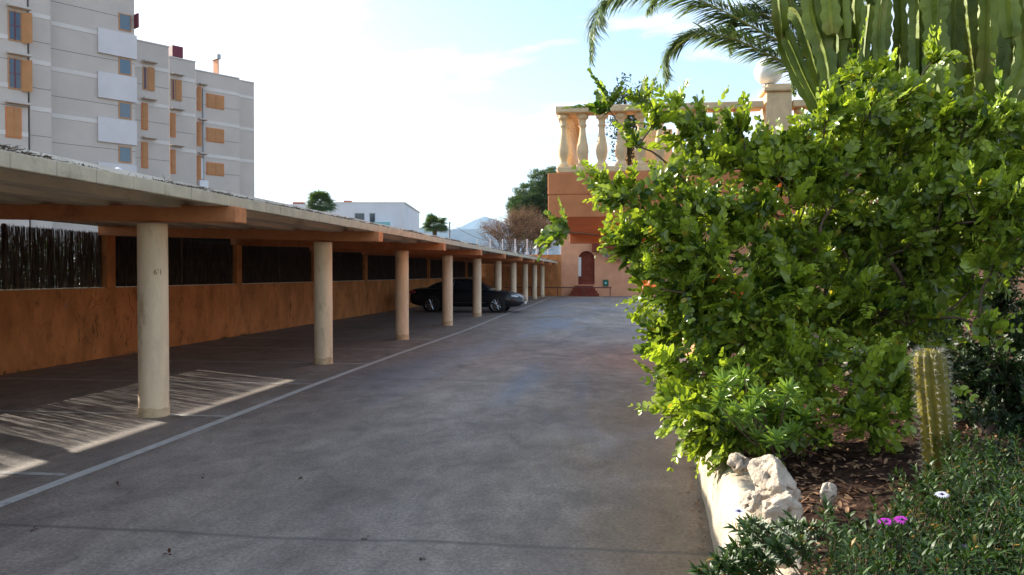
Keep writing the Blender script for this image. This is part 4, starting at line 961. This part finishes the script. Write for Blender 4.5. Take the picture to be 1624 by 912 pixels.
# ------------------------------------------------------------------ daisy ground cover, flowers, silver plant
random.seed(21); s = Scatter(*BLADE); b = B(); stem_n = 0
def sprig(base, tipp, n, L, var0=.5):
    global stem_n
    d = tipp-base; H = np.linalg.norm(d); d = d/H
    tube(b, spline([base, base+d*H*.5+rv()*.012, tipp], 4), lambda t: .0032-.0015*t, 4)
    for k in range(n):
        t = 1-(k/n)**1.2*.62; a = k*2.4; e1 = np.cross(d, (0, 1, .1)); e1 /= np.linalg.norm(e1)+1e-6; e2 = np.cross(d, e1)
        o = e1*math.cos(a)+e2*math.sin(a); ax = o*(1.0-(t > .9)*.5)+d*(.55+.5*(t > .85)); l = L*random.uniform(.7, 1.15)
        s.add(base+d*H*t, ax+rv()*.15, d+o*.1, l*.26, l, var=1. if random.random() < .02 else min(.93, max(0, var0*.9*random.uniform(.6, 1.4)+.15*(t-.6))))
for i in range(3400):
    y = random.uniform(2.0, 4.5)
    xmin = kx(y)+.16+.14*random.random(); x = xmin+random.random()**.95*(2.5+(y-2)*.6)
    # keep the litter patch round the rocks and the cactus foot open
    px = 978+(x)*F/(y)
    if y > 3.45 and px < 1400: continue
    if y > 3.1 and px < 1290: continue
    if y > 3.95 and px < 1470: continue
    z0 = soilz(x, y); h = random.uniform(.17, .31)*(1.0 if y < 3.8 else .9)
    if y < 2.6: h *= .95
    ba = np.array((x, y, z0)); t_ = ba+np.array((random.gauss(0, .05), random.gauss(-.01, .05), h)); sprig(ba, t_, random.randint(20, 28), random.uniform(.038, .056), random.uniform(.3, .7))
# straggling stems leaning over the wall
for (bx_, by_, tx_, ty_, dd) in ((1260, 900, 1180, 842, 2.75), (1250, 880, 1195, 828, 2.85), (1230, 870, 1188, 835, 2.8), (1280, 880, 1222, 838, 2.9), (1300, 870, 1250, 828, 3.0), (1330, 860, 1275, 835, 3.1),
        (1200, 930, 1142, 890, 2.5), (1180, 940, 1120, 905, 2.5), (1220, 930, 1165, 885, 2.55), (1240, 920, 1205, 880, 2.6), (1250, 930, 1190, 895, 2.55), (1270, 915, 1232, 868, 2.7), (1190, 920, 1150, 900, 2.5), (1300, 900, 1262, 862, 2.8), (1215, 900, 1180, 870, 2.6)):
    for k in range(4):
        sprig(gd(bx_+random.gauss(0, 5), by_, dd+.05), gd(tx_+random.gauss(0, 6), ty_+random.gauss(0, 5), dd), 20, .045, .45)
dg = empty('daisy_ground_cover', (1.5, 3, .45), 'spreading mass of leafy green daisy stems filling the near right corner', 'ground cover'); dg['kind'] = 'stuff'
o = s.obj('foliage', M['daisy'], dg); o['kind'] = 'stuff'; o = fin(b, 'stems', M['bark'], dg); o['kind'] = 'stuff'
def flower(px, py, D, m, label, r=.026, cup=.15, cm='ink2'):
    c = gd(px, py, D); root = empty('daisy_flower', tuple(c), label, 'flower', 'daisy flowers'); ps = Scatter(*BLADE); ax0 = np.array((-.1, -.25, 1.)); ax0 /= np.linalg.norm(ax0)
    e1 = np.cross(ax0, (0, 1, 0)); e1 /= np.linalg.norm(e1); e2 = np.cross(ax0, e1)
    for k in range(18): a = k*2*math.pi/18; ax = e1*math.cos(a)+e2*math.sin(a)+ax0*cup; ps.add(c+ax*.004, ax, ax0, .0085, r*random.uniform(.9, 1.1))
    ps.obj('petals', M[m], root)
    b = B(); bmesh.ops.create_icosphere(b, subdivisions=2, radius=.0065, matrix=Matrix.Translation(c+ax0*.003)); fin(b, 'flower_centre', M[cm], root)
    b = B(); tube(b, spline([c, c-np.array((0, 0, .07))+rv()*.01, c-np.array((.01, 0, .16))], 5), .0016, 4); fin(b, 'stalk', M['daisy'], root)
flower(1405, 828, 2.92, 'purple', 'purple daisy flower, left one of the touching pair')
flower(1430, 825, 2.97, 'purple', 'purple daisy flower, right one of the touching pair')
flower(1494, 785, 3.25, 'whitep', 'single open white daisy flower beside the foot of the ribbed cactus')
flower(1528, 873, 2.75, 'ink2', 'dark violet half closed daisy flower low in the near green leaves', .018, .9)
flower(1172, 812, 2.85, 'whitep', 'pale lilac daisy flower on a stem reaching over the wall', .016, .3)
c = gd(1585, 752, 4.3); s = Scatter(*BLADE); sp_root = empty('silver_plant', tuple(gz(1585, 775, .5)), 'low silvery grey leaved plant right of the ribbed cactus', 'plant')
for k in range(60):
    h = np.array(gd(random.uniform(1535, 1640), random.uniform(742, 765), 4.3+random.uniform(-.2, .25)))
    for j in range(12): s.add(h-(0, 0, .02), rv()+(0, 0, .5), rv(), .010, random.uniform(.03, .065))
s.obj('foliage', M['silver'], sp_root)

# ------------------------------------------------------------------ candelabra succulent
random.seed(33); g0 = gz(1470, 640, .5); g0 = gy(1470, 600, 7.9); g0[2] = .5
eu = empty('candelabra_cactus', tuple(g0), 'huge candelabra succulent with many thick ribbed green arms above the bush', 'cactus')
def arm(P, r, n=40, tip=True, ribs=5):
    pts = spline(P, n); b = B(); ph = random.random()*6; wl_ = random.uniform(.055, .08); L = np.cumsum([0]+[np.linalg.norm(pts[i+1]-pts[i]) for i in range(n-1)])
    kk = random.uniform(2.2, 3.6)
    def rad(t):
        i = min(n-1, int(round(t*(n-1)))); q = r*(1+.07*math.sin(L[i]/.62*2*math.pi/kk*2+ph)+.16*noise.noise(Vector((L[i]*2.1, ph*9, 0)))-.16*max(0, math.sin(L[i]/1.1*2*math.pi+ph))**10)
        if t < .12: q *= .62+.38*t/.12
        if tip and t > .93: q *= math.sqrt(max(.04, 1-((t-.93)/.07)**2))
        return q
    def fn(k, i): 
        if k % 2: return .45
        return 1.0+.11*math.sin(L[i]/wl_*2*math.pi*.5+k+ph)+.13*noise.noise(Vector((L[i]*4, k*5.3, ph*7)))
    tube(b, pts, rad, ribs*2, fn); return b
esp = Scatter(*TRI)
def arms(lst):
    for (P, r) in lst: fin(arm([gy(x, y, Y) for x, y, Y in P], r, 110), 'arm', M['euph'], eu, smooth=False)
fin(arm([g0, gy(1480, 420, 7.8), gy(1500, 260, 7.8)], .17, 40, False), 'trunk', M['euph'], eu)
fin(arm([g0+(0, 0, .5), gy(1440, 330, 7.6), gy(1425, 200, 7.5)], .13, 40, False), 'trunk', M['euph'], eu)
L1 = []
for i, (tx, bx_, by_, r, Y) in enumerate([(1222, 1322, 190, .066, 7.2), (1238, 1330, 195, .08, 7.1), (1258, 1320, 150, .075, 7.4), (1278, 1345, 190, .09, 6.9), (1300, 1345, 210, .078, 7.3), (1322, 1362, 200, .088, 7.0),
        (1340, 1370, 220, .075, 7.5), (1362, 1385, 200, .092, 7.1), (1384, 1392, 200, .08, 7.5), (1402, 1402, 220, .095, 7.1), (1428, 1420, 230, .082, 7.6), (1455, 1505, 300, .11, 6.9), (1490, 1520, 330, .12, 6.8),
        (1522, 1500, 260, .09, 7.3), (1540, 1520, 260, .10, 7.7), (1562, 1530, 260, .10, 7.2), (1585, 1540, 260, .09, 7.8), (1612, 1575, 200, .10, 7.0), (1640, 1590, 190, .10, 7.3), (1470, 1470, 260, .09, 8.0), (1510, 1500, 240, .10, 8.1), (1550, 1540, 240, .10, 8.2), (1600, 1560, 230, .10, 8.3), (1630, 1580, 260, .10, 8.2), (1670, 1600, 220, .1, 7.6),(1570,1545,200,.09,7.5)]):
    dx_ = tx-bx_; top = -90-random.random()*120
    L1.append(([(bx_+dx_*.05+8, by_+30, Y+.1), (bx_+dx_*.35, by_-30, Y+.03), (bx_+dx_*.8+random.gauss(0, 7), by_-85-random.random()*40, Y), (tx+random.gauss(0, 9), 0, Y+random.gauss(0, .1)), (tx-5+random.gauss(0, 22), top, Y)], r*random.uniform(.72, 1.08)))
arms(L1)
for (P, r) in L1:
    pts = spline([gy(x, y, Y) for x, y, Y in P], 60)
    for p in pts:
        for k in range(6):
            a = random.random()*6.28; e = np.array((math.cos(a), math.sin(a), 0)); esp.add(p+e*r*.93, e+rv()*.6, rv(), .004, random.uniform(.015, .035))
esp.obj('spines', M['bark'], eu)
for (x, y, r, Y) in ((1318, 55, .075, 6.8), (1337, 62, .07, 6.85), (1395, 120, .05, 6.8), (1372, 150, .05, 6.9), (1600, 60, .09, 6.7)):   # short side arms with rounded ends below
    fin(arm([gy(x+6, y-140, Y), gy(x-2, y-60, Y), gy(x+2, y, Y)][::-1], r, 40, False), 'arm', M['euph'], eu)

# ------------------------------------------------------------------ date palm
cr_ = gy(1328, 140, 10.2); g = np.array((cr_[0]+.1, cr_[1]+.1, .4))
dp = empty('date_palm', tuple(g), 'date palm arching long feathery fronds over the balustrade', 'palm tree')
b = B(); tube(b, [g+(cr_-g)*t for t in np.linspace(0, 1, 30)], lambda t: .20+.02*math.sin(t*90), 12); fin(b, 'trunk', M['palmbark'], dp)
b = B(); 
for k in range(40): a = random.random()*6.28; p0 = cr_+np.array((math.cos(a)*.1, math.sin(a)*.1, random.uniform(-.35, .1))); tube(b, [p0, p0+np.array((math.cos(a)*.13, math.sin(a)*.13, .12))], .03, 5)
fin(b, 'frond_bases', M['palmbark'], dp)
def frond(P, ll=.40, n=120, dens=1., droop=.15, r=.012):
    pts = spline(P, n); b = B(); tube(b, pts, lambda t: r*(1-.8*t)+.0015, 5); fr = fin(b, 'frond', M['rachis'], dp)
    s = Scatter(*BLADE)
    for i in range(6, n-1):
        t = i/(n-1); d = pts[i+1]-pts[i-1]; d = d/np.linalg.norm(d); sd = np.cross(d, (0, 0, 1.)); sd /= np.linalg.norm(sd)+1e-6; upv = np.cross(sd, d)
        l = ll*(.45+.75*math.sin(math.pi*min(1, .12+t*.80)))*(1 if t < .93 else .6)
        for sg in (-1, 1):
            for q in range(int(dens*3)):
                ax = sd*sg*.8+d*(.62+.3*t)+upv*random.gauss(.05, .16)+np.array((0, 0, -droop))+rv()*.05
                s.add(pts[i]+d*random.uniform(-.01, .02), ax, upv+rv()*.3, .019, l*random.uniform(.85, 1.1))
        s.obj('leaflets', M['palm'], fr)
Z = 10.2
def pp(l): return [gy(x, y, Y) for x, y, Y in l]
frond(pp([(1318, 120, Z), (1262, 78, 10.1), (1207, 50, 10.0), (1152, 20, 9.9), (1096, -4, 9.8), (1030, -16, 9.7), (975, -4, 9.7), (948, 32, 9.6), (938, 96, 9.6)]), .42, 150)
frond(pp([(1318, 150, 10), (1253, 104, 9.8), (1207, 81, 9.7), (1161, 61, 9.6), (1115, 54, 9.5), (1084, 66, 9.5), (1064, 88, 9.5), (1057, 130, 9.5)]), .34, 140)
frond(pp([(1318, 125, Z), (1270, 70, 10.3), (1225, 30, 10.3), (1190, 20, 10.3), (1168, 38, 10.3), (1160, 80, 10.3)]), .36, 110)
frond(pp([(1322, 115, Z), (1280, 50, 10.4), (1235, 0, 10.4), (1180, -30, 10.5), (1120, -40, 10.5), (1060, -20, 10.5), (1030, 15, 10.5)]), .40, 140)
frond(pp([(1325, 110, Z), (1300, 40, 10.2), (1265, -30, 10.2), (1215, -80, 10.2), (1160, -100, 10.2)]), .42, 130)
frond(pp([(1325, 110, Z), (1310, 30, 10.6), (1290, -60, 10.8), (1250, -150, 11)]), .42, 130)
frond(pp([(1330, 115, Z), (1360, 40, 10.8), (1400, -40, 11), (1460, -60, 11.3)]), .40, 80)
frond(pp([(1320, 135, Z), (1285, 100, 10.6), (1268, 100, 10.7), (1260, 120, 10.8), (1260, 152, 10.8)]), .10, 40, 1, .6, .006)

# ------------------------------------------------------------------ black car
def make_car():
    # local: u runs from tail (0) to nose (4.8); v across (near side 0 .. far side 1.82)
    X1 = -3.80; Y0 = 32.35; Lc = 4.82; Wc = 1.82
    root = empty('parked_car', (X1-Lc/2, Y0+Wc/2, 0), 'glossy black four door coupe saloon parked under the carport, nose to the lane', 'car')
    def W3(u, v, z): return (X1-Lc+u, Y0+v, z)
    U = np.array([0, .06, .2, .5, .9, 1.3, 1.8, 2.4, 2.9, 3.3, 3.7, 4.1, 4.4, 4.62, 4.76, 4.82])
    top = np.interp(U, [0, .06, .3, .9, 1.3, 2.4, 3.2, 3.6, 4.2, 4.6, 4.76, 4.82], [.80, .93, 1.00, 1.02, 1.01, .98, .95, .93, .84, .74, .64, .56])
    bot = np.interp(U, [0, .2, .5, 4.2, 4.6, 4.82], [.40, .28, .22, .20, .22, .34])
    hw = np.interp(U, [0, .06, .3, .9, 3.8, 4.4, 4.7, 4.82], [.70, .80, .88, .905, .905, .86, .72, .58])
    b = B(); rows = []
    wheels = (.99, 3.74)
    for u, t, bo, h in zip(U, top, bot, hw):
        sec = [(-h*.88, bo), (-h*.985, bo+.08), (-h, (bo+t)*.5), (-h*.985, t-.16), (-h*.93, t-.05), (-h*.80, t), (0, t+.035)]
        sec = sec+[(-a, z) for a, z in sec[-2::-1]]
        rows.append([b.verts.new(W3(u, Wc/2+a, z)) for a, z in sec])
    for r0, r1 in zip(rows, rows[1:]):
        for k in range(len(r0)-1): b.faces.new((r0[k], r1[k], r1[k+1], r0[k+1]))
        b.faces.new((r0[-1], r1[-1], r1[0], r0[0]))
    b.faces.new(rows[0]); b.faces.new(rows[-1][::-1])
    body = fin(b, 'body', M['carpaint'], root, smooth=True)
    sub = body.modifiers.new('s', 'SUBSURF'); sub.levels = 2; sub.render_levels = 2
    # wheel arches: dark rings set into the side
    for u in wheels:
        for v, sg in ((-.004, -1), (Wc+.004, 1)):
            c = W3(u, v, .335); b = B(); n = 28
            cyl(b, c, (c[0], c[1]-sg*.20, c[2]), .375, n=n); fin(b, 'wheel_arch', M['black'], root)
            wl_ = empty('wheel', c); wl_.parent = root; wl_.location = Vector(c)-root.location
            b = B(); yo = c[1]+sg*.022
            prof = [(.205, .0), (.235, .012), (.31, .012), (.332, -.01), (.335, -.18), (.20, -.18)]
            rings = [[b.verts.new((c[0]+r*math.cos(2*math.pi*i/n), yo+sg*d, c[2]+r*math.sin(2*math.pi*i/n))) for i in range(n)] for r, d in prof]
            for r0, r1 in zip(rings, rings[1:]):
                for i in range(n): b.faces.new((r0[i], r0[(i+1) % n], r1[(i+1) % n], r1[i]))
            fin(b, 'tyre', M['tyre'], wl_, smooth=True)
            b = B(); cyl(b, (c[0], yo-sg*.05, c[2]), (c[0], yo-sg*.06, c[2]), .235, n=n)
            fin(b, 'brake_disc', M['black'], wl_)
            b = B(); cyl(b, (c[0], yo+sg*.006, c[2]), (c[0], yo-sg*.03, c[2]), .045, n=14)
            for k in range(10):
                a = 2*math.pi*k/10; pa = Vector((c[0]+.03*math.cos(a), yo, c[2]+.03*math.sin(a))); pb = Vector((c[0]+.222*math.cos(a+.06), yo-sg*.005, c[2]+.222*math.sin(a+.06))); cyl(b, pa, pb, .011, .014, n=6)
            m_ = 40
            for ra, rb in ((.222, .24),):
                R0 = [[b.verts.new((c[0]+r*math.cos(2*math.pi*i/m_), yo+sg*d, c[2]+r*math.sin(2*math.pi*i/m_))) for i in range(m_)] for r, d in ((ra, -.05), (ra, .004), (rb, .014), (rb, -.02))]
                for r0, r1 in zip(R0, R0[1:]):
                    for i in range(m_): b.faces.new((r0[i], r0[(i+1) % m_], r1[(i+1) % m_], r1[i]))
            fin(b, 'rim', M['rim'], wl_)
    # cabin
    def loft(name, m, sts, sm=True, lv=1):
        b = B(); rows = []
        for (u, zb, hb, zt, ht) in sts:
            sec = [(-hb, zb), (-(hb+ht)/2-.02, (zb+zt)/2), (-ht, zt-.03), (-ht*.8, zt), (0, zt+.02)]; sec += [(-a, z) for a, z in sec[-2::-1]]
            rows.append([b.verts.new(W3(u, Wc/2+a, z)) for a, z in sec])
        for r0, r1 in zip(rows, rows[1:]):
            for k in range(len(r0)-1): b.faces.new((r0[k], r1[k], r1[k+1], r0[k+1]))
        b.faces.new(rows[0]); b.faces.new(rows[-1][::-1]); o = fin(b, name, m, root, smooth=sm)
        if lv: q = o.modifiers.new('s', 'SUBSURF'); q.levels = q.render_levels = lv
        return o
    loft('windows', M['carglass'], [(.62, .97, .70, 1.0, .62), (1.0, .97, .79, 1.19, .60), (1.5, .96, .82, 1.345, .58), (2.1, .95, .83, 1.395, .57), (2.6, .94, .83, 1.37, .57), (3.0, .93, .82, 1.22, .58), (3.35, .92, .79, 1.03, .63), (3.55, .90, .74, .95, .66)])
    loft('roof', M['carpaint'], [(.75, 1.06, .62, 1.07, .60), (1.1, 1.22, .62, 1.235, .58), (1.6, 1.355, .60, 1.375, .56), (2.1, 1.40, .59, 1.418, .55), (2.6, 1.375, .59, 1.395, .55), (2.85, 1.30, .60, 1.31, .56)])
    for v, sg in ((0, -1), (Wc, 1)):
        yv = v+sg*-.06
        b = B()
        for (ua, za, ub, zb2) in ((1.85, .96, 1.92, 1.38), (3.02, .95, 2.75, 1.31)): tube(b, [W3(ua, v-sg*.075, za), W3((ua+ub)/2, v-sg*.17, (za+zb2)/2), W3(ub, v-sg*.325, zb2)], .03, 6)
        fin(b, 'pillar', M['carpaint'], root)
        b = B(); tube(b, [W3(.75, v-sg*.09, 1.0), W3(1.3, v-sg*.055, .985), W3(2.2, v-sg*.045, .97), W3(3.2, v-sg*.06, .945)], .008, 5); tube(b, [W3(.85, v-sg*.13, 1.04), W3(1.1, v-sg*.2, 1.2), W3(1.6, v-sg*.28, 1.335), W3(2.2, v-sg*.3, 1.37), W3(2.75, v-sg*.28, 1.28), W3(3.2, v-sg*.15, 1.03)], .007, 5); fin(b, 'chrome_strip', M['chrome'], root)
        b = B(); tube(b, [W3(1.4, v+sg*-.003, .42), W3(2.4, v+sg*.0, .41), W3(3.3, v-sg*.003, .41)], .010, 5); fin(b, 'side_strip', M['chrome'], root)
        for u in (1.75, 2.75): b = B(); cyl(b, W3(u, v-sg*.0, .83), W3(u+.17, v-sg*.0, .83), .012, n=6); fin(b, 'door_handle', M['chrome'], root)
        b = B(); bmesh.ops.create_icosphere(b, subdivisions=3, radius=1)
        for q in b.verts: q.co = Vector(W3(3.02+q.co.x*.07, v+sg*.06+q.co.y*.09, 1.03+q.co.z*.065))
        fin(b, 'wing_mirror', M['carpaint'], root, smooth=True)
        b = B(); bmesh.ops.create_icosphere(b, subdivisions=3, radius=1)
        for q in b.verts: q.co = Vector(W3(4.40+q.co.x*.20-q.co.y*sg*.06, v-sg*.15+q.co.y*.07, .68+q.co.z*.048-q.co.x*.02))
        fin(b, 'headlight', M['lampw'], root, smooth=True)
        b = B(); bmesh.ops.create_icosphere(b, subdivisions=3, radius=1)
        for q in b.verts: q.co = Vector(W3(.16+q.co.x*.16, v-sg*.12+q.co.y*.10, .84+q.co.z*.07))
        fin(b, 'tail_light', M['lampr'], root, smooth=True)
        b = B(); cyl(b, W3(4.62, v-sg*.26, .37), W3(4.74, v-sg*.34, .37), .045, n=10); fin(b, 'fog_lamp', M['lampw'], root)
    b = B(); box(b, *[W3(4.79, 0, 0)[0], W3(4.828, 0, 0)[0]], Y0+.62, Y0+1.20, .53, .60); fin(b, 'grille', M['chrome'], root, .01)
    b = B(); box(b, *[W3(4.78, 0, 0)[0], W3(4.84, 0, 0)[0]], Y0+.65, Y0+1.17, .34, .45); fin(b, 'number_plate', M['band'], root, .005)
make_car()

# ------------------------------------------------------------------ haze
b = B(); box(b, -17500, 17500, -1500, 17500, -4, 1010)
hz_ = bpy.data.materials.new('haze'); hz_.use_nodes = True; t = hz_.node_tree; t.nodes.clear(); ho = N(t, 'ShaderNodeOutputMaterial'); hv = N(t, 'ShaderNodeVolumePrincipled')
hv.inputs['Color'].default_value = (.5, .72, 1, 1); hv.inputs['Density'].default_value = .6e-4; hv.inputs['Anisotropy'].default_value = .1; t.links.new(hv.outputs[0], ho.inputs['Volume'])
tag(fin(b, 'haze', hz_), kind='stuff')
